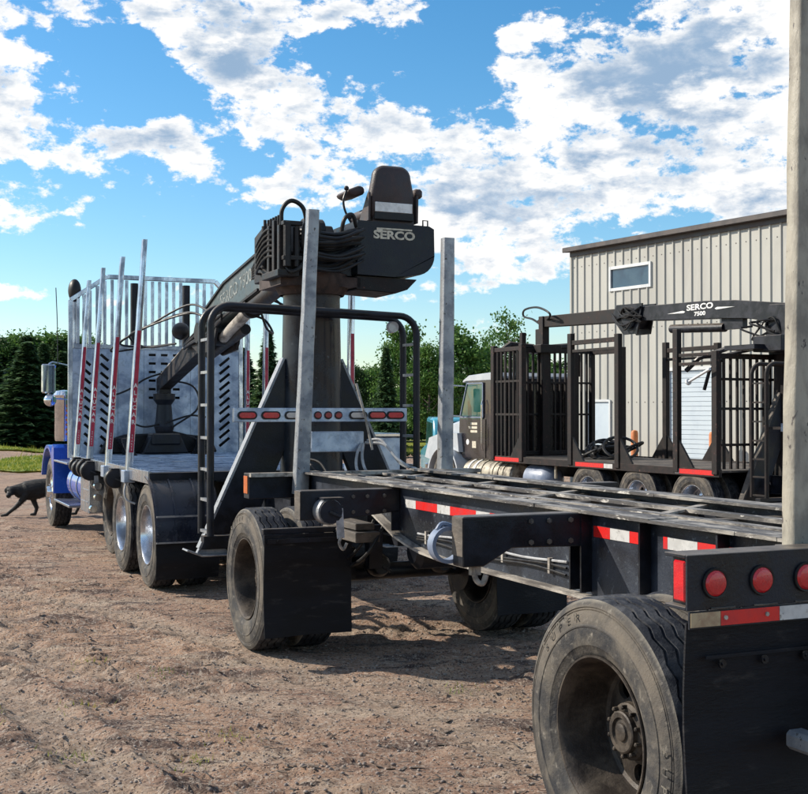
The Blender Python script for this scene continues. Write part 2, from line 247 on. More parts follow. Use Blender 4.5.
# ------------------------------------------------------------------ mesh helpers
class MB:
    def __init__(s): s.v = []; s.f = []; s.m = []; s.cur = 0
    def add(s, vs, fs, mi=None):
        k = len(s.v); s.v += [tuple(q) for q in vs]; s.f += [tuple(i + k for i in f) for f in fs]; s.m += [s.cur if mi is None else mi] * len(fs); return s
    def box(s, x0, x1, y0, y1, z0, z1):
        x0, x1 = min(x0, x1), max(x0, x1); y0, y1 = min(y0, y1), max(y0, y1); z0, z1 = min(z0, z1), max(z0, z1)
        return s.add([(x0, y0, z0), (x1, y0, z0), (x1, y1, z0), (x0, y1, z0), (x0, y0, z1), (x1, y0, z1), (x1, y1, z1), (x0, y1, z1)],
                     [(3, 2, 1, 0), (4, 5, 6, 7), (0, 1, 5, 4), (1, 2, 6, 5), (2, 3, 7, 6), (3, 0, 4, 7)])
    def beam(s, p0, p1, w, h, side=None, w1=None, h1=None):
        """rectangular bar from p0 to p1; w across, h along the 'up' side"""
        p0 = Vector(p0); p1 = Vector(p1); d = (p1 - p0).normalized(); w1 = w if w1 is None else w1; h1 = h if h1 is None else h1
        up = Vector((0, 0, 1)) if side is None else Vector(side)
        if abs(d.dot(up)) > .98: up = Vector((0, 1, 0))
        x = d.cross(up).normalized(); y = x.cross(d).normalized(); vs = []
        for p, a, b in ((p0, w, h), (p1, w1, h1)):
            for sx, sy in ((-1, -1), (1, -1), (1, 1), (-1, 1)): vs.append(p + x * sx * a / 2 + y * sy * b / 2)
        return s.add(vs, [(0, 1, 2, 3), (7, 6, 5, 4), (0, 4, 5, 1), (1, 5, 6, 2), (2, 6, 7, 3), (3, 7, 4, 0)])
    def tube(s, pts, r, n=10, cap=True):
        pts = [Vector(p) for p in pts]; rs = r if isinstance(r, (list, tuple)) else [r] * len(pts); vs = []; fs = []; prev = None
        for i, p in enumerate(pts):
            d = (pts[min(i + 1, len(pts) - 1)] - pts[max(i - 1, 0)]).normalized()
            if prev is None: a = d.orthogonal().normalized()
            else:
                a = prev - d * prev.dot(d); a = a.normalized() if a.length > 1e-6 else d.orthogonal().normalized()
            prev = a; b = d.cross(a)
            for k in range(n): t = 2 * PI * k / n; vs.append(p + (a * math.cos(t) + b * math.sin(t)) * rs[i])
        for i in range(len(pts) - 1):
            for k in range(n): fs.append((i * n + k, i * n + (k + 1) % n, (i + 1) * n + (k + 1) % n, (i + 1) * n + k))
        if cap: fs.append(tuple(range(n - 1, -1, -1))); fs.append(tuple((len(pts) - 1) * n + k for k in range(n)))
        return s.add(vs, fs)
    def cyl(s, p0, p1, r, n=20, r1=None): return s.tube([p0, p1], [r, r if r1 is None else r1], n)
    def lathe(s, prof, c=(0, 0, 0), axis='x', n=48, shift=None, mi=None):
        """prof: list of (a, r) along the axis; shift(i, k) moves point i of segment k along the axis"""
        vs = []; fs = []; m = len(prof)
        for k in range(n):
            t = 2 * PI * k / n; ct, st = math.cos(t), math.sin(t)
            for i, (a, r) in enumerate(prof):
                if shift: a = a + shift(i, k)
                q = {'x': (a, r * ct, r * st), 'y': (r * st, a, r * ct), 'z': (r * ct, r * st, a)}[axis]
                vs.append((q[0] + c[0], q[1] + c[1], q[2] + c[2]))
        for k in range(n):
            k2 = (k + 1) % n
            for i in range(m - 1): fs.append((k * m + i, k * m + i + 1, k2 * m + i + 1, k2 * m + i))
        return s.add(vs, fs, mi)
    def prism(s, poly, a0, a1, axis='x'):
        n = len(poly); vs = []
        for a in (a0, a1):
            for p in poly: vs.append({'x': (a, p[0], p[1]), 'y': (p[0], a, p[1]), 'z': (p[0], p[1], a)}[axis])
        fs = [tuple(range(n))[::-1], tuple(range(n, 2 * n))] + [(i, (i + 1) % n, n + (i + 1) % n, n + i) for i in range(n)]
        return s.add(vs, fs)
    def sphere(s, c, r, nu=16, nv=10, sc=(1, 1, 1)):
        vs = []; fs = []
        for j in range(nv + 1):
            ph = PI * j / nv
            for i in range(nu): t = 2 * PI * i / nu; vs.append((c[0] + r * sc[0] * math.sin(ph) * math.cos(t), c[1] + r * sc[1] * math.sin(ph) * math.sin(t), c[2] + r * sc[2] * math.cos(ph)))
        for j in range(nv):
            for i in range(nu): fs.append((j * nu + i, (j + 1) * nu + i, (j + 1) * nu + (i + 1) % nu, j * nu + (i + 1) % nu))
        return s.add(vs, fs)
    def mesh(s, name, mats, off=(0, 0, 0), bevel=0, smooth=False, recalc=True):
        me = bpy.data.meshes.new(name); me.from_pydata([(a - off[0], b - off[1], c - off[2]) for a, b, c in s.v], [], s.f)
        for i, p in enumerate(me.polygons): p.material_index = s.m[i]
        bm = bmesh.new(); bm.from_mesh(me)
        bmesh.ops.dissolve_degenerate(bm, edges=bm.edges, dist=1e-6)
        if recalc: bmesh.ops.recalc_face_normals(bm, faces=bm.faces)
        if bevel:
            es = [e for e in bm.edges if len(e.link_faces) == 2 and e.calc_face_angle(0) > R(35)]
            bmesh.ops.bevel(bm, geom=es, offset=bevel, segments=1, affect='EDGES', clamp_overlap=True)
        bm.to_mesh(me); bm.free()
        if smooth:
            for p in me.polygons: p.use_smooth = True
            me.set_sharp_from_angle(angle=R(smooth if smooth is not True else 38))
        for q in (mats if isinstance(mats, (list, tuple)) else [mats]): me.materials.append(q)
        return me

def link(name, data=None, parent=None, loc=(0, 0, 0), rot=(0, 0, 0)):
    o = bpy.data.objects.new(name, data); COL.objects.link(o); o.location = loc; o.rotation_euler = rot
    if parent is not None: o.parent = parent
    return o
class Thing:
    """a top-level Empty at (px,py,pz) of the world whose parts are written in the frame F (x across, y along, z up)"""
    def __init__(s, name, label, cat, frame, base, group=None):
        O, th, z0 = frame; t = R(th); s.off = base
        wx = O[0] + base[0] * math.cos(t) - base[1] * math.sin(t); wy = O[1] + base[0] * math.sin(t) + base[1] * math.cos(t)
        s.root = link(name, None, None, (wx, wy, z0 + base[2]), (0, 0, t)); s.root['label'] = label; s.root['category'] = cat
        if group: s.root['group'] = group
    def part(s, name, mb, mats, parent=None, bevel=0, smooth=False, label=None, recalc=True):
        par = parent if parent is not None else s.root
        off = Vector(s.off) if parent is None else Vector(s.off) + parent.matrix_basis.translation
        # parts are all unrotated unless placed with put()
        me = mb.mesh(name, mats, off, bevel, smooth, recalc); o = link(name, me, par)
        if label: o['label'] = label
        return o
    def put(s, name, me, loc, rot=(0, 0, 0), parent=None, label=None):
        par = parent if parent is not None else s.root
        l = Vector(loc) - Vector(s.off)
        if parent is not None: l = l - parent.matrix_basis.translation
        o = link(name, me, par, l, rot)
        if label: o['label'] = label
        return o
def tag(o, label, cat=None, group=None, kind=None):
    if label: o['label'] = label
    if cat: o['category'] = cat
    if group: o['group'] = group
    if kind: o['kind'] = kind
    return o
def catmull(pts, n=8):
    P = [Vector(p) for p in pts]; P = [P[0] * 2 - P[1]] + P + [P[-1] * 2 - P[-2]]; out = []
    for i in range(1, len(P) - 2):
        a, b, c, d = P[i - 1:i + 3]
        for k in range(n): t = k / n; out.append(.5 * ((2 * b) + (c - a) * t + (2 * a - 5 * b + 4 * c - d) * t * t + (3 * b - a - 3 * c + d) * t ** 3))
    out.append(P[-2]); return out
def text_mb(body, size, extrude=.002, sx=1, mtx=None, bold=.0, font=None):
    cu = bpy.data.curves.new('lettering', 'FONT'); cu.body = body; cu.size = size; cu.extrude = extrude; cu.align_x = 'CENTER'; cu.align_y = 'CENTER'; cu.offset = bold; cu.resolution_u = 3
    o = bpy.data.objects.new('lettering', cu); COL.objects.link(o); dg = bpy.context.evaluated_depsgraph_get(); dg.update()
    me = bpy.data.meshes.new_from_object(o.evaluated_get(dg)); bpy.data.objects.remove(o); mb = MB()
    T = (mtx or Matrix()) @ Matrix.Diagonal((sx, 1, 1, 1))
    mb.add([T @ v.co for v in me.vertices], [tuple(p.vertices) for p in me.polygons]); bpy.data.meshes.remove(me); bpy.data.curves.remove(cu)
    return mb
def face_rear(x, y, z): return Matrix.Translation((x, y, z)) @ Matrix(((1, 0, 0, 0), (0, 0, -1, 0), (0, 1, 0, 0), (0, 0, 0, 1)))      # letters read from the rear (-y)
def face_left(x, y, z, ang=0): return Matrix.Translation((x, y, z)) @ Matrix(((0, 0, -1, 0), (-1, 0, 0, 0), (0, 1, 0, 0), (0, 0, 0, 1))) @ Matrix.Rotation(ang, 4, 'Z')   # read from the left (-x)
def plate_holes(outer, holes, mapf, thick):
    """flat plate with holes; 2D points -> mapf(a,b,depth)"""
    cu = bpy.data.curves.new('p', 'CURVE'); cu.dimensions = '2D'; cu.fill_mode = 'BOTH'; cu.extrude = thick / 2
    for poly in [outer] + holes:
        sp = cu.splines.new('POLY'); sp.points.add(len(poly) - 1); sp.use_cyclic_u = True
        for i, q in enumerate(poly): sp.points[i].co = (q[0], q[1], 0, 1)
    o = bpy.data.objects.new('p', cu); COL.objects.link(o); dg = bpy.context.evaluated_depsgraph_get(); dg.update()
    me = bpy.data.meshes.new_from_object(o.evaluated_get(dg)); bpy.data.objects.remove(o); mb = MB()
    mb.add([mapf(v.co.x, v.co.y, v.co.z) for v in me.vertices], [tuple(p.vertices) for p in me.polygons]); bpy.data.meshes.remove(me); bpy.data.curves.remove(cu)
    return mb
def arc(cx, cy, r, a0, a1, n): return [(cx + r * math.cos(R(a0 + (a1 - a0) * i / n)), cy + r * math.sin(R(a0 + (a1 - a0) * i / n))) for i in range(n + 1)]

RIG = ((.74, 4.53), 24, 0.)            # frame shared by the blue truck and its trailer: x right, y forward
DRK = ((4.47, 18.7), 26.6, -.2)        # frame of the dark truck
BLD = ((5.2, 32.), 33, -.2)            # frame of the building

# ------------------------------------------------------------------ ground
def vnoise(x, y, seed=0):
    xi = np.floor(x).astype(np.int64); yi = np.floor(y).astype(np.int64); xf = x - xi; yf = y - yi
    def h(a, b):
        n = (a * 374761393 + b * 668265263 + seed * 1442695041) & 0x7fffffff
        n = ((n ^ (n >> 13)) * 1274126177) & 0x7fffffff
        return ((n ^ (n >> 16)) & 0xffff) / 65535.
    u = xf * xf * (3 - 2 * xf); w = yf * yf * (3 - 2 * yf)
    return (h(xi, yi) * (1 - u) + h(xi + 1, yi) * u) * (1 - w) + (h(xi, yi + 1) * (1 - u) + h(xi + 1, yi + 1) * u) * w
def fbm(x, y, o=4, seed=0, g=.5):
    s_ = 0; a = 1; t = 0
    for i in range(o): s_ = s_ + a * vnoise(x, y, seed + i * 17); t += a; a *= g; x = x * 2.03; y = y * 2.03
    return s_ / t
def sstep(a, b, x): t = np.clip((x - a) / (b - a), 0, 1); return t * t * (3 - 2 * t)
def big_height(x, y):
    th = R(24); v = (x - .74) * math.cos(th) + (y - 4.53) * math.sin(th)
    return -.2 * sstep(3.2, 5.6, v)
TRACKS = [(-14.5, -1.5, 15.0), (-14.5, -1.5, 16.9), (-3.5, -6.5, 14.6), (-3.5, -6.5, 16.5), (9, 20, 16.2), (9, 20, 17.9)]
def track_mask(x, y):
    m = np.zeros_like(x)
    for i, (a, b, r) in enumerate(TRACKS):
        w = np.hypot(x - a, y - b) - r - .05 * np.sin(x * 1.7); m = np.maximum(m, np.exp(-(w / .17) ** 4) * sstep(.28, .46, fbm(x * .6, y * .6, 3, 71 + i)))
    return m
def ground_height(x, y):
    x = np.asarray(x, float); y = np.asarray(y, float)
    th = R(24); v = (x - .74) * math.cos(th) + (y - 4.53) * math.sin(th)
    h = big_height(x, y)
    near = 1 - sstep(22, 45, np.hypot(x, y)) * .7
    h = h + (fbm(x * .8, y * .8, 3, 3) - .5) * .03 * near
    h = h + (fbm(x * 6, y * 8.5, 4, 11, .65) - .5) * .022 * near
    # ridges and crevices left by tyres that scrubbed across the yard
    wv = fbm(x * .4, y * .4, 3, 21) * 4
    for fx, fy, amp, th_, sd_ in ((.9, 3.6, .026, .80, 31), (2.6, 9.0, .026, .76, 131)):
        rid = 1 - np.abs(2 * fbm(x * fx + wv * .3, y * fy + x * .35 + wv, 4, sd_) - 1)
        h = h + sstep(th_, 1, rid) * amp * near * sstep(.42, .58, fbm(x * .5, y * .7, 2, 41 + sd_))
    h = h - sstep(.56, .66, fbm(x * 1.6 + 4, y * 5.6 - x * .4, 4, 51, .6)) * .035 * near
    # printed tread marks in two lanes
    for lo, k, sd_ in ((-1.2, .9, 5), (-2.3, 1.1, 6), (-3.4, .7, 9)):
        w = v - lo - .18 * np.sin((y + x) * .25)
        lane = np.exp(-(w / .28) ** 2) * sstep(.42, .58, fbm(x * .5, y * .5, 2, 61 + sd_))
        u = -(x - .74) * math.sin(th) + (y - 4.53) * math.cos(th)
        h = h + lane * (np.sin(u * 55 + np.abs(w) * 40) > .1) * .016 * k - lane * .02
    for i, (a, b, r) in enumerate(TRACKS):
        w = np.hypot(x - a, y - b) - r - .05 * np.sin(x * 1.7); k = sstep(.28, .46, fbm(x * .6, y * .6, 3, 71 + i)) * near; lane = np.exp(-(w / .17) ** 4); al = np.arctan2(y - b, x - a) * r
        h = h - lane * k * .026 + np.exp(-((np.abs(w) - .24) / .05) ** 2) * k * .026 + lane * k * (np.sin(al * 48 + np.abs(w) * 40) > 0) * .014
    wheel = np.exp(-np.clip(np.abs(v - .3) - .3, 0, 9) ** 2 / .1)
    h = h * (1 - .6 * wheel) if True else h
    return h - .012 + np.where(wheel > 0, big_height(x, y) * .6 * wheel, 0)
def axis_pts(lo, hi, step, far, g=1.16):
    a = list(np.arange(lo, hi + 1e-6, step)); s_ = step; p = a[-1]
    while p < far: s_ = min(s_ * g, 60); p += s_; a.append(p)
    s_ = step; p = a[0]; pre = []
    while p > -far: s_ = min(s_ * g, 60); p -= s_; pre.append(p)
    return np.array(pre[::-1] + a)
xs = axis_pts(-8.0, 4.2, .03, 900); ys = axis_pts(4.6, 17.5, .035, 1200)
gx, gy = np.meshgrid(xs, ys); gz = ground_height(gx, gy)
nx, ny = len(xs), len(ys); idx = np.arange(nx * ny).reshape(ny, nx)
quads = np.stack([idx[:-1, :-1], idx[:-1, 1:], idx[1:, 1:], idx[1:, :-1]], -1).reshape(-1, 4)
def np_mesh(name, V, F, k):
    me = bpy.data.meshes.new(name); me.vertices.add(len(V)); me.vertices.foreach_set('co', np.asarray(V, np.float32).ravel())
    me.loops.add(len(F) * k); me.loops.foreach_set('vertex_index', np.asarray(F, np.int32).ravel())
    me.polygons.add(len(F)); me.polygons.foreach_set('loop_start', np.arange(0, len(F) * k, k, dtype=np.int32)); me.polygons.foreach_set('loop_total', np.full(len(F), k, dtype=np.int32))
    me.update(calc_edges=True); me.validate(); return me
gm = np_mesh('ground', np.stack([gx.ravel(), gy.ravel(), gz.ravel()], 1), quads, 4)
gm.polygons.foreach_set('use_smooth', np.ones(len(quads), bool)); gm.materials.append(M['ground'])
ta = gm.attributes.new('track', 'FLOAT', 'POINT'); ta.data.foreach_set('value', (track_mask(gx, gy) * .6).ravel().astype(np.float32))
tag(link('ground', gm), 'brown gravelly dirt yard marked with tyre tracks', kind='structure')
# loose stones in the yard
ico = bmesh.new(); bmesh.ops.create_icosphere(ico, subdivisions=1, radius=1); iv = np.array([v.co[:] for v in ico.verts]); ifc = np.array([[v.index for v in f.verts] for f in ico.faces]); ico.free()
n = 12000; yy = 4.8 + 13 * rng.random(n) ** 1.5; xx = rng.uniform(-.36, .22, n) * yy * 1.0 + rng.normal(0, .3, n)
sz = .004 + .010 * rng.random(n) ** 3; zz = ground_height(xx, yy)
sc_ = rng.uniform(.6, 1.2, (n, 1, 3)) * np.array([1, 1, .7]); V = iv[None] * sc_ * sz[:, None, None] * rng.uniform(.8, 1.2, (n, 12, 1)) + np.stack([xx, yy, zz + sz * .2], 1)[:, None]
F = (ifc[None] + (np.arange(n) * 12)[:, None, None]).reshape(-1, 3)
sm = np_mesh('gravel', V.reshape(-1, 3), F, 3); sm.materials.append(M['stone'])
tag(link('gravel', sm), 'loose small stones scattered over the dirt yard', 'gravel', kind='stuff')

n = 1400; yy = 5 + 12 * rng.random(n) ** 1.4; xx = rng.uniform(-.36, .2, n) * yy + rng.normal(0, .3, n); a = rng.uniform(0, PI, n); l = rng.uniform(.008, .03, n); w = l * rng.uniform(.15, .4, n); zz = ground_height(xx, yy) + .006
ca, sa = np.cos(a), np.sin(a); V = []
for su, sv_ in ((-1, -1), (1, -1), (1, 1), (-1, 1)): V.append(np.stack([xx + su * ca * l - sv_ * sa * w, yy + su * sa * l + sv_ * ca * w, zz + su * rng.uniform(-.004, .006, n)], 1))
V = np.stack(V, 1).reshape(-1, 3); cm = np_mesh('wood_chips', V, np.arange(len(V)).reshape(-1, 4), 4); cm.materials.append(M['bark']); tag(link('wood_chips', cm), 'scraps of bark trodden into the dirt yard', 'wood chips', kind='stuff')

# grass island and verge far left
def inpoly(x, y):   # grass island by the track, then the verge along the trees
    e1 = ((x + 10.6) / 3.9) ** 2 + ((y - 45.5) / 10.5) ** 2 + .35 * (fbm(x * .7, y * .7, 2, 5) - .5) < 1
    e2 = (y > 55 + 1.2 * fbm(x * .3, y * 0, 2, 7)) & (y < 90)
    return e1 | e2
gxs = np.linspace(-60, 60, 361); gys = np.linspace(31, 92, 184); ax_, ay_ = np.meshgrid(gxs, gys); cx_ = (ax_[:-1, :-1] + ax_[1:, 1:]) / 2; cy_ = (ay_[:-1, :-1] + ay_[1:, 1:]) / 2
keep = inpoly(cx_, cy_).ravel(); ii = np.arange(ax_.size).reshape(ax_.shape); q = np.stack([ii[:-1, :-1], ii[:-1, 1:], ii[1:, 1:], ii[1:, :-1]], -1).reshape(-1, 4)[keep]
used, inv = np.unique(q, return_inverse=True); GV = np.stack([ax_.ravel(), ay_.ravel(), ground_height(ax_.ravel(), ay_.ravel()) + .05], 1)[used]
gl = np_mesh('grass_verge', GV, inv.reshape(-1, 4), 4); gl.materials.append(M['grass']); tag(link('grass_verge', gl), 'green and yellow grass beyond the yard', kind='structure')
n = 70000; xx = np.concatenate([rng.uniform(-18, -8, n // 2), rng.uniform(-32, 30, n // 2)]); yy = np.concatenate([rng.uniform(33, 58, n // 2), rng.uniform(55, 68, n // 2)])
k = inpoly(xx, yy); xx = xx[k]; yy = yy[k]; n = len(xx); hh = rng.uniform(.03, .10, n) * (1 + (rng.random(n) > .97) * 2); a = rng.uniform(0, PI, n); w = rng.uniform(.012, .03, n)
zz = ground_height(xx, yy) + .04; V = np.zeros((n, 3, 3)); V[:, 0] = np.stack([xx - np.cos(a) * w, yy - np.sin(a) * w, zz], 1); V[:, 1] = np.stack([xx + np.cos(a) * w, yy + np.sin(a) * w, zz], 1)
V[:, 2] = np.stack([xx + rng.normal(0, .05, n), yy + rng.normal(0, .05, n), zz + hh], 1)
bl = np_mesh('grass', V.reshape(-1, 3), np.arange(n * 3).reshape(-1, 3), 3); bl.materials.append(M['grass']); tag(link('grass', bl), 'ragged grass blades growing on the verge', 'grass', kind='stuff')
# a few weeds in the yard
wn = 260; cl = [(-1.62, 8.0), (-1.9, 7.2), (-.95, 6.5), (-1.05, 6.1), (-2.4, 6.9), (.35, 7.7), (-1.7, 6.15), (-2.2, 8.4)]
V = []; 
for cx0, cy0 in cl:
    for _ in range(34):
        x = cx0 + random.gauss(0, .07); y = cy0 + random.gauss(0, .07); z = float(ground_height(x, y)); a = random.uniform(0, PI); w = .003; h = random.uniform(.015, .045)
        V += [(x - math.cos(a) * w, y - math.sin(a) * w, z), (x + math.cos(a) * w, y + math.sin(a) * w, z), (x + random.gauss(0, .015), y + random.gauss(0, .015), z + h)]
wl = np_mesh('weeds', np.array(V), np.arange(len(V)).reshape(-1, 3), 3); wl.materials.append(M['grass']); tag(link('weeds', wl), 'tiny weeds sprouting in the dirt yard', 'weeds', kind='stuff')

# ------------------------------------------------------------------ wheels
def tyre_mesh(Rr=.52, w=.27, n=168, zig=True):
    h = w / 2; pr = [(-h + .045, .288), (-h + .028, .30), (-h + .02, .315), (-h + .010, .335), (-h + .007, .338), (-h + .005, .347), (-h, .39), (-h + .001, .405), (-h - .002, .408), (-h - .002, .414), (-h + .002, .417), (-h + .006, .45), (-h + .011, .468), (-h + .015, .470), (-h + .012, .474), (-h + .012, .478), (-h + .016, .480), (-h + .012, .484), (-h + .014, .492), (-h + .02, .502), (-h + .026, .512), (-h + .036, .5165)]
    pr = [(a, r * Rr / .52) for a, r in pr]; k0 = len(pr); zigs = {}
    tr = Rr - .001
    for g in (-.076, -.026, .026, .076):
        for dx, dr in ((-.0075, 0), (-.005, -.013), (.005, -.013), (.0075, 0)): zigs[len(pr)] = 1; pr.append((g * w / .27 + dx, tr + .0035 * (1 - (g / .12) ** 2) + dr))
    pr += [(-a, r) for a, r in reversed(pr[:k0])]
    def sh(i, k): return (.0085 * (abs((k % 6) - 3) - 1.5) / 1.5) if zig and i in zigs else 0
    mb = MB(); mb.lathe(pr, n=n, shift=sh)
    m = len(pr)
    for fi in range(len(mb.f)): mb.m[fi] = 1 if k0 - 2 <= fi % (m - 1) <= m - k0 else 0
    # shoulder lugs
    if zig:
        for k in range(0):
            t = 2 * PI * k / 56
            for sx in (-1, 1):
                c, s_ = math.cos(t), math.sin(t); q = []
                for (a, r) in ((sx * (h - .016), .492), (sx * (h - .03), .5175)):
                    for da in (-.018, .018): ct, st = math.cos(t + da), math.sin(t + da); q.append((a, r * ct * Rr / .52, r * st * Rr / .52)); 
                    for da in (-.018, .018): ct, st = math.cos(t + da), math.sin(t + da); q.append((a + sx * .005, (r + .002) * ct * Rr / .52, (r + .002) * st * Rr / .52))
                mb.add(q, [(2, 3, 7, 6), (0, 2, 6, 4), (1, 3, 7, 5), (0, 1, 3, 2), (4, 5, 7, 6)], 1)
    return mb.mesh('tyre', [M['tyre'], M['tread']], smooth=32)
def holed_disc(mb, x, r0, r1, nh, rc, rh, depth=.015, x_in=None):
    """annular disc r0..r1 in the plane x with nh round holes of radius rh on the circle rc"""
    per = 24; x_in = x if x_in is None else x_in
    def X(r): return x_in + (x - x_in) * (r - r0) / (r1 - r0)
    for s_ in range(nh):
        a0 = 2 * PI * s_ / nh; a1 = 2 * PI * (s_ + 1) / nh; am = (a0 + a1) / 2; out = []
        for i in range(6): out.append((a0 + (a1 - a0) * i / 6, r1))
        for i in range(6): out.append((a1, r1 + (r0 - r1) * i / 6))
        for i in range(6): out.append((a1 + (a0 - a1) * i / 6, r0))
        for i in range(6): out.append((a0, r0 + (r1 - r0) * i / 6))
        vs = [(X(r), r * math.cos(a), r * math.sin(a)) for a, r in out]; rx = X(rc); inn = []
        for a, r in out:
            # direction from hole centre
            py, pz = r * math.cos(a) - rc * math.cos(am), r * math.sin(a) - rc * math.sin(am); l = math.hypot(py, pz)
            inn.append((rc * math.cos(am) + rh * py / l, rc * math.sin(am) + rh * pz / l))
        vs += [(rx, y, z) for y, z in inn] + [(rx + depth, y, z) for y, z in inn]
        fs = [(i, (i + 1) % per, per + (i + 1) % per, per + i) for i in range(per)] + [(per + i, per + (i + 1) % per, 2 * per + (i + 1) % per, 2 * per + i) for i in range(per)]
        mb.add(vs, fs)
def rim_mesh(kind, m):
    mb = MB()
    if kind == 'dish':     # outer wheel of a dual pair: disc deep inside the barrel
        mb.lathe([(-.092, .289), (-.112, .300), (-.118, .298), (-.118, .291), (-.105, .280), (-.07, .272), (-.02, .262), (.06, .252), (.082, .244), (.09, .228)], n=72)
        holed_disc(mb, .09, .105, .228, 5, .172, .040, .02, .055)
        mb.lathe([(.055, .105), (.02, .10)], n=40); mb.lathe([(.09, .229), (.075, .29), (.118, .292)], n=48)
    else:                  # steering wheel: disc bulging outwards
        mb.lathe([(-.07, .289), (-.102, .300), (-.108, .298), (-.108, .291), (-.095, .280), (-.08, .268), (-.085, .25), (-.10, .235)], n=72)
        holed_disc(mb, -.10, .135, .235, 10, .195, .022, .02, -.125)
        mb.lathe([(-.125, .135), (-.128, .09), (-.128, .0)], n=40); mb.lathe([(-.07, .289), (.118, .292)], n=48)
    return mb.mesh('rim', m, smooth=30)
def hub_mesh(kind, m):
    mb = MB()
    if kind == 'dish':
        mb.lathe([(.04, .112), (.02, .108), (.01, .096), (.008, .082), (-.012, .080), (-.016, .074), (-.016, .056), (-.006, .052), (-.008, .036), (-.016, .033), (-.02, .024), (-.02, 0)], n=40)
        nuts = (10, .094, .010)
    else:
        mb.lathe([(-.128, .09), (-.17, .082), (-.185, .07), (-.19, .0)], n=40); nuts = (10, .112, -.128)
    for k in range(nuts[0]):
        t = 2 * PI * k / nuts[0]; y, z = nuts[1] * math.cos(t), nuts[1] * math.sin(t)
        mb.tube([(nuts[2] + .01, y, z), (nuts[2] - .018, y, z), (nuts[2] - .022, y, z)], [.009, .009, .005], 6)
    return mb.mesh('hub', m, smooth=30)
TY = tyre_mesh(); TYS = tyre_mesh(.53, .29)
RM = {('dish', 'd'): rim_mesh('dish', M['rim']), ('dish', 'a'): rim_mesh('dish', M['alu']), ('steer', 'a'): rim_mesh('steer', M['chrome']), ('steer', 'd'): rim_mesh('steer', M['rim'])}
HB = {('dish', 'd'): hub_mesh('dish', M['rim']), ('dish', 'a'): hub_mesh('dish', M['chrome']), ('steer', 'a'): hub_mesh('steer', M['chrome']), ('steer', 'd'): hub_mesh('steer', M['rim'])}
def wheel(T, x, y, z, kind='dish', fin='d', right=False, rot=0., steer=0., r=None):
    """x = centre of the tyre"""
    o = T.put('wheel', RM[(kind, fin)], (x, y, z), (rot, 0, (PI if right else 0) + steer))
    t = link('tyre', TYS if kind == 'steer' else TY, o); h = link('hub', HB[(kind, fin)], o)
    if r: o.scale = (1, r, r)
    return o
def duals(T, y, z=.52, fin='d', W=2.5, rot=0.):
    a = wheel(T, .137, y, z, 'dish', fin, rot=rot); wheel(T, .463, y, z, 'dish', fin, right=True, rot=rot + .4)
    wheel(T, W - .137, y, z, 'dish', fin, right=True, rot=rot + .2); wheel(T, W - .463, y, z, 'dish', fin, rot=rot + .7)
    return a
def axle(T, y, z=.52, x0=.3, x1=2.2):
    mb = MB(); mb.tube([(x0, y, z), (x1, y, z)], .065, 16); mb.sphere((1.25, y, z), .0, 4, 3)
    for x in (.62, 1.88): mb.lathe([(x - .1, .0), (x - .1, .19), (x + .1, .19), (x + .1, 0)], (0, y, z), n=24)
    return T.part('axle', mb, M['black'], smooth=True)
def brake_chamber(T, x, y, z):
    mb = MB(); mb.lathe([(-.11, 0), (-.11, .06), (-.07, .085), (-.01, .088), (0, .098), (.01, .088), (.06, .085), (.1, .05), (.1, 0)], (x, y, z), 'y', 20); mb.tube([(x, y - .1, z), (x, y - .28, z - .02)], .012, 6)
    T.part('brake_chamber', mb, M['black'], smooth=True)
def leaf_spring(T, x, y, z=.62, ln=.55):
    mb = MB()
    for k in range(5):
        l = ln * (1 - .13 * k); pts = [(x, y + l * t, z + .02 - .018 * k + .09 * (1 - t * t) * -1 + .09) for t in (-1, -.66, -.33, 0, .33, .66, 1)]
        for a, b in zip(pts, pts[1:]): mb.beam(a, b, .075, .016)
    for s_ in (-1, 1): mb.prism([(y + s_ * ln - .06, z + .3), (y + s_ * ln + .06, z + .3), (y + s_ * ln + .035, z), (y + s_ * ln - .035, z)], x - .05, x + .05)
    mb.box(x - .05, x + .05, y - .07, y + .07, z - .14, z + .10)
    T.part('leaf_spring', mb, M['black'])
def mud_flap(T, x0, x1, y, z0, z1, m='flap', bar=True):
    mb = MB(); n = 8
    vs = []; nzv = 8
    for j in range(nzv + 1):
        for i in range(n + 1):
            x = x0 + (x1 - x0) * i / n; z = z1 + (z0 - z1) * j / nzv; w = .016 * math.sin(i * .9 + x0 * 5 + y) * (j / nzv) ** 1.3 + .012 * math.sin(j * .8 + y) + .02 * (j / nzv) ** 3 * (i / n)
            vs.append((x, y + w, z))
    k = len(vs); vs += [(a, b + .009, c) for a, b, c in vs]; fs = []
    for j in range(nzv):
        for i in range(n):
            a = j * (n + 1) + i; q = (a, a + 1, a + n + 2, a + n + 1); fs.append(q); fs.append(tuple(k + t for t in q[::-1]))
    rim = [i for i in range(n + 1)] + [j * (n + 1) + n for j in range(1, nzv + 1)] + [nzv * (n + 1) + i for i in range(n - 1, -1, -1)] + [j * (n + 1) for j in range(nzv - 1, 0, -1)]
    for a, b in zip(rim, rim[1:] + rim[:1]): fs.append((a, b, b + k, a + k))
    mb.add(vs, fs); o = T.part('mud_flap', mb, M[m], smooth=60)
    if bar:
        b = MB(); b.box(x0 + .02, x1 - .02, y - .022, y - .009, z1 - .06, z1 - .03)
        for t in (.15, .5, .85): xx0 = x0 + (x1 - x0) * t; b.tube([(xx0, y - .034, z1 - .045), (xx0, y - .02, z1 - .045)], .012, 6)
        T.part('flap_bracket', b, M['black'], parent=o)
    return o
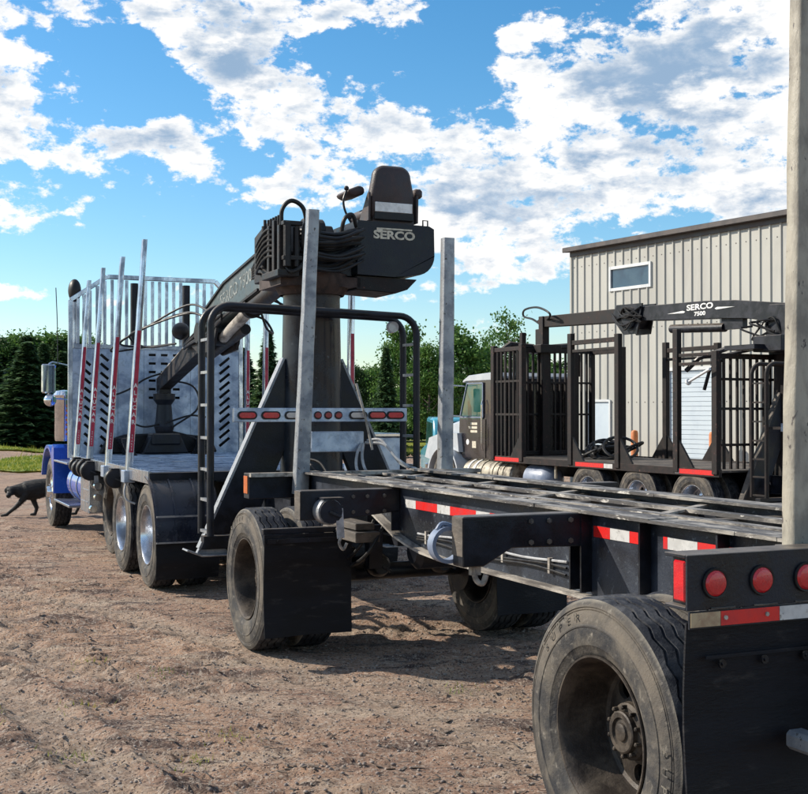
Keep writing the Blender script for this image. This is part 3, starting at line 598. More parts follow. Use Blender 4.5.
def strap_winch(T, x, y, z, parent=None, r=.075, hook=True, s_=1, m='hose'):
    """ratchet winch with a roll of webbing, axle along y"""
    mb = MB(); mb.lathe([(-.055, .0), (-.055, r * .95), (-.045, r), (.045, r), (.055, r * .95), (.055, 0)], (x, y, z), 'y', 24)
    o = T.part('strap_winch', mb, M[m], smooth=30)
    b = MB()
    for dy in (-.075, .068): b.prism(arc(x, z, r * .9, 0, 360, 14)[:-1] + [], y + dy, y + dy + .008, 'y')
    b.beam((x - .01, y - .075, z), (x + .06, y - .10, z - .03), .03, .012); b.box(x - .05, x + .09, y - .07, y + .06, z + r * .9, z + r * .9 + .012)
    T.part('bracket', b, M['black'], parent=o, smooth=30)
    if hook:
        h = MB(); h.beam((x + .055, y - .07, z + .02), (x + .065, y - .075, z - .17), .05, .006, side=(0, 1, 0)); T.part('strap', h, M['hoseg'], parent=o)
        k = MB(); k.tube(catmull([(x + .065, y - .08, z - .16), (x + .05, y - .085, z - .2), (x + .075, y - .09, z - .24), (x + .10, y - .09, z - .2)], 5), .010, 6); T.part('hook', k, M['worn'], parent=o, smooth=True)
    return o

# ------------------------------------------------------------------ the pup trailer in the foreground
T = Thing('log_trailer', 'empty black log trailer with four weathered stakes, filling the right foreground', 'trailer', RIG, (1.2, 2.4, 0))
T1 = T
ZT = 1.27
def rail_poly():
    top = [(-.56, ZT - .012), (5.35, ZT - .012)]
    low = [(5.35, 1.09), (4.1, 1.09), (3.95, 1.085), (3.8, 1.06), (3.6, 1.0), (3.42, .94), (3.2, .90), (3.0, .875), (2.7, .86), (.9, .86), (.6, .93), (-.56, .95)]
    return top + low
for x in (.70, 1.70):
    mb = MB(); mb.prism(rail_poly(), x, x + .012); o = T.part('main_rail', mb, M['webp'])
    fl = MB(); low = rail_poly()[2:]
    for a, b in zip(low, low[1:]): fl.beam((x + .006, a[0], a[1] - .007), (x + .006, b[0], b[1] - .007), .15, .014)
    T.part('lower_flange', fl, M['worn'], parent=o)
    tp = MB(); yy = -.56; random.seed(int(x * 10))
    while yy < 5.3:
        y1 = min(yy + random.uniform(.22, .5), 5.35); dz = random.uniform(-.002, .004); dx = random.uniform(-.004, .004)
        tp.box(x - .075 + dx, x + .087 + dx, yy, y1, ZT - .011 + dz * .2, ZT + .004 + dz); yy = y1
    T.part('top_flange', tp, M['topf'], parent=o)
    if x < 1:
        for yq, z0 in ((1.245, .875), (1.145, .875), (.66, .93), (3.46, .965), (.12, .962)):
            g = MB(); g.box(x - .062, x - .001, yq - .006, yq + .006, z0, ZT - .02); T.part('stiffener', g, M['black'], parent=o)
for x, w, z in ((1.06, .07, ZT - .02), (1.38, .07, ZT - .02)):
    mb = MB(); mb.box(x - w / 2, x + w / 2, -.5, 5.3, z - .02, z); T.part('deck_strip', mb, M['topf'])
for y in (-.35, .35, .9, 1.65, 2.2, 2.75, 3.3, 3.9, 4.5, 5.0):
    mb = MB(); mb.box(.715, 1.697, y - .05, y + .05, ZT - .12, ZT - .042); T.part('cross_member', mb, M['wornd'], bevel=.003)
for y in (.1, 1.2, 2.5, 3.6, 4.75): # diagonal braces on the deck
    mb = MB(); mb.beam((.76, y - .32, ZT - .03), (1.66, y + .30, ZT - .03), .05, .012); T.part('brace', mb, M['worn'])
# front and rear cross beams, bolster arms
mb = MB(); mb.box(.23, 2.27, 5.36, 5.50, 1.06, 1.262); fb = T.part('front_beam', mb, M['black'], bevel=.004)
mb = MB(); mb.box(.222, .2285, 5.38, 5.48, 1.10, 1.24); T.part('marker_lamp', mb, M['orange'], bevel=.002)
mb = MB(); mb.box(.23, 2.27, 5.30, 5.355, 1.235, 1.266); T.part('front_ledge', mb, M['worn'], parent=fb)
for y, z1, sh in ((3.5, 1.245, 0), (1.2, 1.262, 1)):
    for side in (0, 1):
        pr = [(0, z1), (0, z1 - (.235 if sh else .20)), (.11, z1 - .235), (.26, z1 - .155), (.695, z1 - .165), (.695, z1)] if sh else [(0, z1), (0, z1 - .19), (.30, z1 - .19), (.695, z1 - .15), (.695, z1)]
        if side: pr = [(2.412 - a, b) for a, b in pr]
        mb = MB(); mb.prism(pr, y - .055, y + .055, 'y'); bo = T.part('bolster_arm', mb, M['black'], bevel=.005)
        xe = -.004 if side == 0 else 2.412; e = MB(); e.box(xe, xe + .004, y - .054, y + .054, z1 - .185, z1 - .004); T.part('end_plate', e, M['wornd'], parent=bo)
# reflective tape on the near rail
def tape(T, x, segs, z0, z1, parent=None, axis='x'):
    for a, b, c in segs:
        mb = MB(); mb.box(x - .0035, x - .0005, a, b, z0, z1) if axis == 'x' else mb.box(a, b, x - .0035, x - .0005, z0, z1)
        T.part('reflective_tape', mb, M[c], parent=parent)
tape(T, .70, [(3.20, 3.36, 'twhite'), (2.88, 3.198, 'tred'), (2.70, 2.878, 'twhite'), (2.36, 2.698, 'tred'), (2.19, 2.358, 'twhite'), (1.80, 2.188, 'tred')], 1.125, 1.178)
tape(T, .70, [(.98, 1.12, 'tred'), (.82, .978, 'twhite'), (.672, .818, 'tred'), (.53, .56, 'tred'), (.32, .528, 'twhite'), (.01, .318, 'tred'), (-.14, .008, 'twhite')], 1.145, 1.198)
# stakes
def stake(T, x, y, z0, z1, w, d, lean=0, taper=.85, m='stake', lean_y=0.):
    mb = MB(); n = 14; vs = []; fs = []
    for i in range(n + 1):
        t = i / n; z = z0 + (z1 - z0) * t; k = 1 - (1 - taper) * t; jx = random.gauss(0, .0012); jy = random.gauss(0, .0012); ch = .008
        cx0 = x + lean * t + jx; cy0 = y + lean_y * t + jy; a = w / 2 * k; b = d / 2 * k
        for px, py in ((-a + ch, -b), (a - ch, -b), (a, -b + ch), (a, b - ch), (a - ch, b), (-a + ch, b), (-a, b - ch), (-a, -b + ch)): vs.append((cx0 + px, cy0 + py, z))
    for i in range(n):
        for k in range(8): fs.append((i * 8 + k, i * 8 + (k + 1) % 8, (i + 1) * 8 + (k + 1) % 8, (i + 1) * 8 + k))
    fs += [tuple(range(7, -1, -1)), tuple(n * 8 + k for k in range(8))]; mb.add(vs, fs)
    o = T.part('stake', mb, M[m], smooth=50)
    return o
def pocket(T, x, y, z, w, d, m='black', parent=None):
    mb = MB(); mb.box(x - w, x + w, y - d, y + d, z - .12, z + .05); return T.part('stake_pocket', mb, M[m], parent=parent, bevel=.004)
stake(T, .62, 5.24, 1.1, 3.37, .115, .10, .10, .80, 'stakea'); stake(T, 1.975, 5.40, 1.1, 3.24, .115, .10, .03, .85, 'stakea')  # front stakes take the blue-grey with rear-face shade in its colour
stake(T, .585, -.412, 1.1, 3.5, .115, .072, .05, .92, 'stake'); stake(T, 1.87, -.44, 1.1, 3.5, .105, .115, .05, .85, 'stakea')
for x, y in ((.585, -.412), (1.87, -.44)): pocket(T, x, y, 1.215, .072, .05 if x < 1 else .078)
# rear bumper: channel, lamps, tape, plates
BX0, BX1, BY = -.045, 2.445, -.58
mb = MB(); mb.box(BX0, BX1, BY - .006, BY + .006, 1.09, 1.275); mb.box(BX0, BX1, BY + .006, BY + .12, 1.263, 1.275); mb.box(BX0, BX1, BY + .006, BY + .12, 1.09, 1.102)
mb.box(BX0 + .03, BX0 + .036, BY + .007, BY + .115, 1.103, 1.262)
bump = T.part('rear_bumper', mb, M['black'], bevel=.002)
ml = MB(); ml.box(BX0 + .008, BX0 + .029, BY + .02, BY + .085, 1.115, 1.252); T.part('marker_lamp', ml, M['red'], bevel=.006)
tl = MB(); tl.lathe([(0, .045), (-.006, .052), (-.011, .050), (-.010, .044)], (0, 0, 0), 'y', 40); ring = tl.mesh('grommet', M['hose'], smooth=30)
tl = MB(); tl.lathe([(-.003, .044), (-.010, .043), (-.018, .036), (-.021, .02), (-.0215, 0)], (0, 0, 0), 'y', 40); lens = tl.mesh('tail_lamp', M['red'], smooth=30)
for x in (.065, .262, .455, 1.945, 2.138, 2.335):
    o = T.put('tail_lamp', lens, (x, BY - .006, 1.178)); link('grommet', ring, o)
tb = MB(); tb.box(BX0 + .005, BX1 - .005, BY - .01, BY - .002, 1.03, 1.088); T.part('tape_bar', tb, M['black'])
tape(T, BY - .010, [(BX0 + .008, .085, 'tgold'), (.087, .335, 'tred'), (.337, .50, 'twhite'), (.502, .75, 'tred'), (.752, .98, 'twhite'), (.982, 1.25, 'tred'), (1.252, 1.5, 'twhite'), (1.502, 1.8, 'tred'), (1.802, 2.0, 'twhite'), (2.002, 2.3, 'tred'), (2.302, 2.43, 'twhite')], 1.036, 1.084, axis='y')
for x in (.105, .28, .47): b = MB(); b.tube([(x, BY - .0135, 1.062), (x, BY - .019, 1.062)], .008, 6); T.part('bolt', b, M['worn'])
mud_flap(T, -.04, .60, BY + .012, .12, 1.05, bar=False); mud_flap(T, 1.8, 2.44, BY + .012, .12, 1.05, bar=False)
for x in (.10, .28, .46, 1.95, 2.13): b = MB(); b.lathe([(0, .016), (-.006, .015), (-.006, .006), (-.012, .006), (-.012, 0)], (x, BY + .0, .905), 'y', 12); T.part('bolt', b, M['black'], smooth=30)
# hitch with a worn square nose behind the axle, hanging lower
mb = MB(); mb.box(.345, .425, BY - .24, BY - .02, .60, .665); hh_ = T.part('step_bar', mb, M['stakea'], bevel=.014)
mb = MB(); mb.box(.426, 1.9, BY - .20, BY - .12, .605, .66); mb.box(.62, .70, BY - .2, BY + .02, .661, 1.03); mb.box(1.7, 1.78, BY - .2, BY + .02, .661, 1.03); T.part('step_frame', mb, M['black'], bevel=.004)
# running gear
duals(T, .05, rot=.3); duals(T, 4.75, rot=1.1); axle(T, .05); axle(T, 4.75)
for y in (.05, 4.75):
    for x in (.82, 1.66): leaf_spring(T, x, y)
    brake_chamber(T, .98, y - .22, .6); brake_chamber(T, 1.5, y - .22, .6)
mud_flap(T, -.03, .62, 4.13, .19, .90); mud_flap(T, 1.80, 2.42, 4.13, .22, .90)
mb = MB(); mb.box(-.03, 2.42, 4.14, 4.19, .90, .94); T.part('flap_bar', mb, M['black'], bevel=.004)
strap_winch(T, .165, 3.40, 1.115, r=.085, m='stakea')
mb = MB(); mb.lathe([(-.03, .07), (-.03, .088), (.03, .088), (.03, .07), (-.03, .07)], (-.01, 1.30, 1.12), 'y', 28); mb.tube(catmull([(-.06, 1.3, 1.19), (-.03, 1.3, 1.22), (.03, 1.29, 1.20)], 4), .012, 6); T.part('strap_roll', mb, M['btank'], smooth=30)
mb = MB(); mb.tube(catmull([(.09, 1.22, 1.03), (.10, 1.21, .96), (.13, 1.2, .94), (.15, 1.2, .98)], 5), .014, 8); mb.box(.075, .125, 1.205, 1.235, .98, 1.04); T.part('hook', mb, M['worn'], smooth=30)
mb = MB(); mb.lathe([(-.35, 0), (-.35, .08), (-.31, .12), (.31, .12), (.35, .08), (.35, 0)], (1.2, 3.6, .80), 'x', 24); T.part('air_tank', mb, M['black'], smooth=30)
mb = MB(); mb.box(.50, .68, 3.75, 4.4, .86, .93); mb.box(.52, .66, 3.8, 4.3, .94, .985); T.part('spring_hanger', mb, M['wornd'], bevel=.004)
mb = MB(); mb.box(.9, 1.5, 3.95, 5.5, .80, .86); mb.lathe([(0, .42), (.03, .42), (.03, .34), (0, .34), (0, .42)], (1.2, 4.75, .87), 'z', 40); mb.box(.76, 1.64, 4.3, 5.2, .92, .95)
for x in (.80, 1.6): mb.box(x - .03, x + .03, 4.2, 5.3, .95, 1.08)
T.part('turntable', mb, M['black'])
mb = MB(); mb.beam((1.0, 5.3, .82), (1.2, 6.35, .72), .08, .1); mb.beam((1.4, 5.3, .82), (1.2, 6.35, .72), .08, .1); mb.lathe([(-.02, .05), (-.02, .08), (.02, .08), (.02, .05), (-.02, .05)], (1.2, 6.43, .72), 'z', 24); T.part('drawbar', mb, M['black'])
hs_ = [((1.50, 5.98, 1.50), (1.58, 5.85, 1.50), (1.66, 5.7, 1.35), (1.74, 5.6, 1.27)), ((1.48, 5.98, 1.48), (1.60, 5.82, 1.46), (1.70, 5.7, 1.3), (1.78, 5.55, 1.26)), ((1.44, 5.98, 1.47), (1.36, 5.88, 1.38), (1.33, 5.8, 1.25), (1.36, 5.6, 1.15)), ((1.46, 5.98, 1.47), (1.40, 5.86, 1.36), (1.40, 5.78, 1.25), (1.43, 5.6, 1.15)), ((.9, 6.0, 1.35), (1.0, 5.85, 1.32), (1.04, 5.7, 1.2), (1.05, 5.55, 1.15)), ((.86, 6.05, 1.3), (.9, 5.9, 1.33), (.95, 5.7, 1.22), (.96, 5.55, 1.15))]
for i, h in enumerate(hs_): mb = MB(); mb.tube(catmull(h, 7), .013, 8); T.part('air_hose', mb, M['hoseg' if i < 4 else 'hose'], smooth=True)
for z0, x0, mm in ((.955, .685, 'hose'), (.985, .69, 'hoseg'), (.93, .682, 'hose')):   # lines clipped along the web
    pts = [(x0, y, z0 + .012 * math.sin(y * 5 + z0 * 40)) for y in np.arange(1.35, 3.3, .15)]; mb = MB(); mb.tube(pts, .007, 6); T.part('wiring', mb, M[mm], smooth=True)
for y in (1.5, 2.0, 2.5, 3.0): mb = MB(); mb.box(.676, .6985, y, y + .02, .92, 1.0); T.part('clip', mb, M['worn'])
for y, z in ((1.142, 1.23), (1.142, 1.13), (3.442, 1.2), (3.442, 1.1)):
    for x in (.36, .46, .58): mb = MB(); mb.lathe([(0, .014), (-.008, .013), (-.008, 0)], (x, y, z), 'y', 6); T.part('bolt', mb, M['wornd'])
for y in (3.85, 4.05): mb = MB(); mb.tube(catmull([(.80, y, 1.05), (.6, y - .1, .8), (.62, y + .3, .65), (.8, y + .7, .62)], 7), .012, 8); T.part('brake_hose', mb, M['hose'], smooth=True)
mb = MB(); mb.tube(catmull([(-.02, BY + .06, 1.18), (.02, BY + .09, 1.12), (.3, BY + .10, 1.13), (.6, BY + .2, 1.14), (.69, BY + .5, 1.1)], 6), .006, 6); T.part('wiring', mb, M['hose'], smooth=True)
for x in (.10, .28, .46): mb = MB(); mb.tube([(x - .05, BY - .0075, 1.094), (x, BY - .0085, 1.0925), (x + .05, BY - .0075, 1.094)], .004, 6); T.part('weld_bead', mb, M['wornd'])
mb = MB(); mb.box(.03, .56, BY - .006, BY - .0005, .925, .937); T.part('flap_strip', mb, M['flap'])
# raised tyre lettering on the near tyres
def tyre_text(T, x, y, z, word, r, a0, step, size):
    for i, ch in enumerate(word):
        a = a0 + i * step     # measured clockwise from the top as seen from the left
        yy0 = y - r * math.sin(R(a)); zz0 = z + r * math.cos(R(a)); T.part('lettering', text_mb(ch, size * .8, .0007, 1.15, face_left(x, yy0, zz0, -R(a)), .0), M['tyre'])
tyre_text(T, -.0005, .05, .52, 'SUPER', .448, -52, 9, .062); tyre_text(T, -.0005, .05, .52, 'SUPER', .448, 84, 8, .06)
tyre_text(T, -.0005, 4.75, .52, 'SUPER', .448, -40, 9, .062)

# ------------------------------------------------------------------ shared loader base (post, legs, ladders, lamp bar)
def loader_base(T, dy, m='black', pm='dblue', ladders=True, dark=False):
    mb = MB(); mb.lathe([(.78, .30), (2.80, .265), (2.83, .27), (2.83, 0)], (1.25, 6.75 + dy, 0), 'z', 40); mb.lathe([(.70, .36), (.95, .36), (.95, .30)], (1.25, 6.75 + dy, 0), 'z', 40)
    T.part('loader_post', mb, M[pm], smooth=30)
    for s_ in (-1, 1):      # A-frame legs with foot pads
        c = 1.25; top = (c + s_ * .27, 6.75 + dy, 2.15); bot = (c + s_ * 1.0, 6.75 + dy, .50); o_ = (c + s_ * .62, 6.75 + dy)
        lg = MB(); lg.prism([(c + s_ * .27, 2.24), (c + s_ * .27, 1.42), (c + s_ * .66, .52), (c + s_ * 1.06, .52), (c + s_ * .28, 2.24)], 6.70 + dy, 6.78 + dy, 'y')
        o = T.part('outrigger_leg', lg, M['black'], bevel=.006)
        ed = MB(); ed.beam((c + s_ * .285, 6.75 + dy, 2.245), (c + s_ * 1.07, 6.75 + dy, .53), .10, .022, side=(s_, 0, .4)); T.part('edge_plate', ed, M['stakea' if not dark else 'wornd'], parent=o)
        ft = MB(); ft.prism([(c + s_ * .60, .50), (c + s_ * .72, .46), (c + s_ * 1.06, .46), (c + s_ * 1.20, .515), (c + s_ * 1.19, .53), (c + s_ * 1.05, .475), (c + s_ * .73, .475), (c + s_ * .61, .515)], 6.66 + dy, 6.84 + dy, 'y'); ft.prism([(c + s_ * .80, .475), (c + s_ * 1.10, .475), (c + s_ * 1.0, .66), (c + s_ * .92, .66)], 6.72 + dy, 6.78 + dy, 'y'); T.part('foot_pad', ft, M['stakea' if not dark else 'black'], parent=o, bevel=.004)
    # lamp bar
    y0 = 5.93 + dy; bar = MB(); bar.box(.27, 1.86, y0, y0 + .05, 1.665, 1.785); lb = T.part('lamp_bar', bar, M['alus'], bevel=.004)
    def oval(cx0, w, h, mm, big=True):
        pts = [(cx0 + (w / 2 - h / 2) * (1 if math.cos(t) > 0 else -1) + h / 2 * math.cos(t), 1.722 + h / 2 * math.sin(t)) for t in [2 * PI * (k + .5) / 24 for k in range(24)]]
        q = MB(); q.prism(pts, y0 - .012, y0 - .0005, 'y'); f = T.part('lamp_gasket', q, M['hose'], parent=lb)
        pts = [(cx0 + (a - cx0) * .84, 1.722 + (b - 1.722) * .68) for a, b in pts]; q = MB(); q.prism(pts, y0 - .018, y0 - .0122, 'y'); T.part('lens', q, M[mm], parent=lb, bevel=.003)
    for cx0, mm in ((.385, 'red'), (.592, 'red'), (.80, 'lensw'), (1.39, 'lensw'), (1.57, 'red'), (1.745, 'red')): oval(cx0, .17, .07, mm)
    for cx0 in (1.015, 1.11, 1.205): oval(cx0, .07, .07, 'dred')
    br = MB()
    for x in (.60, 1.5): br.box(x - .025, x + .025, y0 + .05, y0 + .7, 1.69, 1.73)
    T.part('lamp_bar_bracket', br, M[m])
    if ladders:
        for y1, off in ((6.10, 0.), (6.40, .0)):
            yq = y1 + dy; r = .17; pts = [(.115, yq, .70), (.115, yq, 2.66 - r)] + [(.115 + r - r * math.cos(t), yq, 2.66 - r + r * math.sin(t)) for t in [PI / 2 * k / 8 for k in range(1, 9)]]
            pts += [(1.2, yq, 2.64)] + [(2.03 - r + r * math.sin(t), yq, 2.62 - r + r * math.cos(t)) for t in [PI / 2 * k / 8 for k in range(0, 9)]] + [(2.03, yq, .95)]
            mb = MB(); mb.tube(pts, .031, 12); a = T.part('ladder_hoop', mb, M[m], smooth=True)
        for x in (.115, 2.03):
            for z in (.73, 1.0, 1.26, 1.53, 1.81, 2.09, 2.37):
                if x > 1 and z < .9: continue
                mb = MB(); mb.box(x - .018, x + .018, 6.13 + dy, 6.37 + dy, z - .012, z + .012); T.part('rung', mb, M['stakea' if not dark else 'brown'])
            mb = MB(); mb.box(x - .03, x + .6 if x < 1 else x + .03, 6.2 + dy, 6.3 + dy, .64, .69); T.part('ladder_base', mb, M['black'])

def frame_rails(T, y0, y1, z0=.78, z1=1.02, m='black'):
    for x in (.8, 1.66):
        mb = MB(); mb.box(x - .005, x + .005, y0, y1, z0, z1); mb.box(x - .04, x + .04, y0, y1, z1, z1 + .01); mb.box(x - .04, x + .04, y0, y1, z0 - .01, z0); T.part('chassis_rail', mb, M[m])
    for y in np.arange(y0 + .3, y1, 1.3): mb = MB(); mb.box(.806, 1.654, y - .04, y + .04, z0 + .04, z1 - .03); T.part('chassis_cross_member', mb, M[m])

# ------------------------------------------------------------------ the blue log truck with its loader
T = Thing('log_truck', 'blue log truck with aluminium bunk, silver red-lettered stakes and rear-mounted black loader', 'log truck', RIG, (1.2, 11, 0))
frame_rails(T, 6.0, 16.6)
# wheels
duals(T, 8.2, fin='a', rot=.2); duals(T, 9.53, fin='a', rot=.9); axle(T, 8.2); axle(T, 9.53)
wheel(T, .26, 10.86, .56, 'dish', 'd'); wheel(T, 2.24, 10.86, .56, 'dish', 'd', right=True); axle(T, 10.86, .56)
wheel(T, .15, 15.2, .53, 'steer', 'a', steer=.0); wheel(T, 2.3, 15.2, .53, 'steer', 'a', right=True); axle(T, 15.2)
for y in (8.2, 9.53):
    for x in (.78, 1.68): leaf_spring(T, x, y, .66)
# quarter fenders over the rear duals
for x0, x1 in ((-.02, .62), (1.88, 2.52)):
    mb = MB(); prof = arc(8.2, .52, .60, 98, 178, 16) + [(8.2 - .605, .50)]
    prof = [(y, z) for y, z in prof]
    outer = prof; inner = [(8.2 + (y - 8.2) * .975, .52 + (z - .52) * .975) for y, z in prof][::-1]
    mb.prism(outer + inner, x0, x1); fo = T.part('fender', mb, M['fender'], smooth=30)
    for xr in (x0 + .02, x0 + .2, x0 + .42, x1 - .02):
        rb = MB()
        for a, b in zip(prof, prof[1:]): rb.beam((xr, (a[0] - 8.2) * 1.012 + 8.2, (a[1] - .52) * 1.012 + .52), (xr, (b[0] - 8.2) * 1.012 + 8.2, (b[1] - .52) * 1.012 + .52), .018, .014)
        T.part('fender_rib', rb, M['fender'], parent=fo)
    rb = MB(); rb.box(x0 + .005, x1 - .005, 7.575, 7.588, .74, .755); rb.box(x0 + .005, x1 - .005, 7.58, 7.6, .49, .505); T.part('fender_lip', rb, M['stakea'], parent=fo)
    mud_flap(T, x0 + .01, x1 - .01, 7.62, .14, .50, bar=False)
mb = MB(); mb.box(.0, 2.4, 7.97, 8.03, 1.06, 1.15); T.part('rear_sill', mb, M['black'], bevel=.004)
# aluminium deck: planks across the frame, with tie slots
yy = 8.05; i = 0
while yy < 12.9:
    mb = MB(); mb.box(.03, 2.37, yy, yy + .205, 1.115 - .004 * (i % 2), 1.16 - .004 * (i % 2)); mb.box(.03, 2.37, yy + .085, yy + .10, 1.16 - .004 * (i % 2), 1.172 - .004 * (i % 2)); o = T.part('deck_plank', mb, M['alus'], bevel=.003)
    if i % 3 == 1:
        for x in (.75, 1.6): s_ = MB(); s_.box(x, x + .14, yy + .03, yy + .075, 1.158, 1.1625); T.part('tie_slot', s_, M['black'], parent=o)
    yy += .213; i += 1
for x in (-.01, 2.372): mb = MB(); mb.box(x, x + .038, 8.0, 12.95, 1.04, 1.165); T.part('side_rail', mb, M['alu'], bevel=.003)
for y in np.arange(8.4, 12.9, .7): mb = MB(); mb.box(.03, 2.37, y - .03, y + .03, 1.03, 1.11); T.part('deck_bearer', mb, M['alus'])
# stakes with red lettered decals
def alu_stake(x, y, z0, z1, lean, right=False):
    o = stake(T, x, y, z0, z1, .068, .115, lean, .72, 'alu')
    def at(z): t = (z - z0) / (z1 - z0); return x + lean * t, y - .115 / 2 * (1 - .28 * t), .068 * (1 - .28 * t)
    d = MB(); n = 10; za, zb = 1.32, 2.62
    for k in range(n):
        a, b = za + (zb - za) * k / n, za + (zb - za) * (k + 1) / n; (xa, ya, wa), (xb, yb, wb) = at(a), at(b)
        d.add([(xa - wa * .36, ya - .003, a), (xa + wa * .36, ya - .003, a), (xb + wb * .36, yb - .003, b), (xb - wb * .36, yb - .003, b)], [(0, 1, 2, 3)])
    T.part('red_decal', d, M['decal'], parent=o)
    txt = 'ALUCAR'
    for k, ch in enumerate(txt):
        z = 2.03 - k * .078; xa, ya, wa = at(z); T.part('lettering', text_mb(ch, .066, .001, .9, face_rear(xa, ya - .0045, z), .0012), M['white'], parent=o)
    for k, ch in enumerate('STAKES'):
        z = 1.50 - k * .03; xa, ya, wa = at(z); T.part('lettering', text_mb(ch, .028, .001, 1, face_rear(xa, ya - .0045, z)), M['white'], parent=o)
    b = MB(); b.box(x - .06, x + .06, y - .09, y + .09, 1.0, 1.13); T.part('stake_socket', b, M['alus'], parent=o, bevel=.006)
for y, z1 in ((9.05, 3.60), (10.28, 3.56), (11.56, 3.57), (12.62, 3.52)): alu_stake(.0, y, 1.0, z1, .17)
for y, z1 in ((8.60, 3.50), (10.55, 3.50), (11.75, 3.50), (12.62, 3.5)): alu_stake(2.36, y, 1.0, z1, .02, True)
# headboard
HY = 12.98
def slot(cx0, cz0, w, h, ang): c, s_ = math.cos(ang), math.sin(ang); return [(cx0 + a * c - b * s_, cz0 + a * s_ + b * c) for a, b in ((-w / 2, -h / 2), (w / 2, -h / 2), (w / 2, h / 2), (-w / 2, h / 2))]
def panel(x0, x1, z0, z1, holes, y=HY, m='alus'):
    mb = plate_holes([(x0, z0), (x1, z0), (x1, z1), (x0, z1)], holes, lambda a, b, d: (a, y + d, b), .02); return T.part('headboard_panel', mb, M[m])
panel(.0, .28, 1.16, 2.62, [slot(.21, 1.3 + .125 * k, .11, .04, -.7) for k in range(10)])
panel(.284, .62, 1.16, 2.62, [slot(.44, 1.25 + .125 * k, .14, .04, -.7) for k in range(11)])
panel(.624, .98, 1.16, 2.62, []); panel(.984, 1.64, 1.16, 2.62, [slot(1.1 + .17 * i, 1.95 + .12 * k, .10, .035, 0) for k in range(6) for i in range(3)])
panel(1.644, 1.93, 1.16, 2.62, []); panel(1.934, 2.39, 1.16, 2.62, [slot(2.14, 1.32 + .115 * k, .19, .04, .68) for k in range(11)])
mb = MB(); mb.box(.03, 2.36, HY + .09, HY + .11, 1.18, 2.6); T.part('dark_slot_backing', mb, M['hose'])  # black sheet added behind the slots to make them look dark
HD = [(-.02, 1.12), (-.02, 3.28), (.47, 3.62), (2.0, 3.62), (2.38, 3.22), (2.38, 1.12)]
for a, b in zip(HD, HD[1:]): mb = MB(); mb.beam((a[0], HY, a[1]), (b[0], HY, b[1]), .06, .06, side=(0, 1, 0)); T.part('headboard_frame', mb, M['alu'], bevel=.006)
mb = MB(); mb.box(.02, 2.34, HY - .03, HY + .03, 2.622, 2.68); T.part('headboard_frame', mb, M['alu'], bevel=.004)
for x in (.08, .16, .24, .34, .44, .54, .64, .74, 1.0, 1.1, 1.2, 1.3, 1.4, 1.5, 1.74, 1.84, 1.95, 2.06, 2.17, 2.28):
    zt = 3.26 + (x + .02) * .69 if x < .47 else (3.6 if x < 2.0 else 3.6 - (x - 2.0) * 1.05)
    mb = MB(); mb.box(x - .022, x + .022, HY - .02, HY + .02, 2.68, zt - .02); T.part('headboard_bar', mb, M['alu'], bevel=.004)
for x in (.88, 1.62): mb = MB(); mb.tube([(x, HY + .16, .9), (x, HY + .16, 3.56)], .055, 16); T.part('exhaust_stack', mb, M['black'], smooth=True)
for x in (.05, 2.34): # dark oval intake caps above the headboard corners
    mb = MB(); mb.sphere((x, HY + .1, 3.42), .16, 18, 12, (.55, .75, 1)); T.part('intake_cap', mb, M['hose'], smooth=True)
    mb = MB(); mb.tube([(x, HY + .1, 1.1), (x, HY + .1, 3.3)], .03, 12); T.part('intake_pipe', mb, M['alu'], smooth=True)
mb = MB(); mb.tube([(-.17, HY + .1, 2.4), (-.18, HY + .1, 3.0), (-.2, HY + .1, 3.45)], .006, 6); T.part('antenna', mb, M['black'])
# cab ahead of the headboard
mb = MB(); mb.prism([(13.25, 1.0), (13.25, 2.55), (14.3, 2.55), (14.75, 2.05), (14.8, 1.0)], .22, 2.18); cb = T.part('cab', mb, M['blue'], bevel=.03, smooth=30)
mb = MB(); mb.prism([(14.35, 2.47), (14.77, 2.04), (14.775, 2.05), (14.38, 2.50)], .3, 2.1); T.part('windscreen', mb, M['glass'], parent=cb)
for x in (.205, 2.183): mb = MB(); mb.prism([(13.55, 1.75), (13.55, 2.4), (14.25, 2.4), (14.6, 1.95), (14.6, 1.75)], x, x + .012); T.part('side_window', mb, M['glass'], parent=cb)
mb = MB(); mb.prism([(14.8, .95), (14.8, 1.75), (15.3, 1.68), (16.3, 1.55), (16.45, 1.4), (16.45, .9)], .45, 1.95); T.part('hood', mb, M['blue'], bevel=.03, smooth=30)
mb = MB(); mb.box(.3, 2.1, 16.46, 16.55, .55, .85); T.part('front_bumper', mb, M['chrome'], bevel=.02)
mb = MB(); mb.box(.5, 1.9, 16.452, 16.47, .9, 1.4); T.part('grille', mb, M['chrome'])
for x0, x1 in ((-.03, .44), (1.96, 2.43)):
    mb = MB(); pr = arc(15.2, .53, .72, 20, 165, 14); inn = [(15.2 + (y - 15.2) * .93, .53 + (z - .53) * .93) for y, z in pr][::-1]; mb.prism(pr + inn, x0, x1)
    mb.prism([(14.46, .55), (14.50, 1.22), (14.62, 1.27), (14.78, 1.14), (14.62, .95), (14.52, .74), (14.52, .55)], x0, x1); T.part('front_fender', mb, M['blue'], smooth=30)
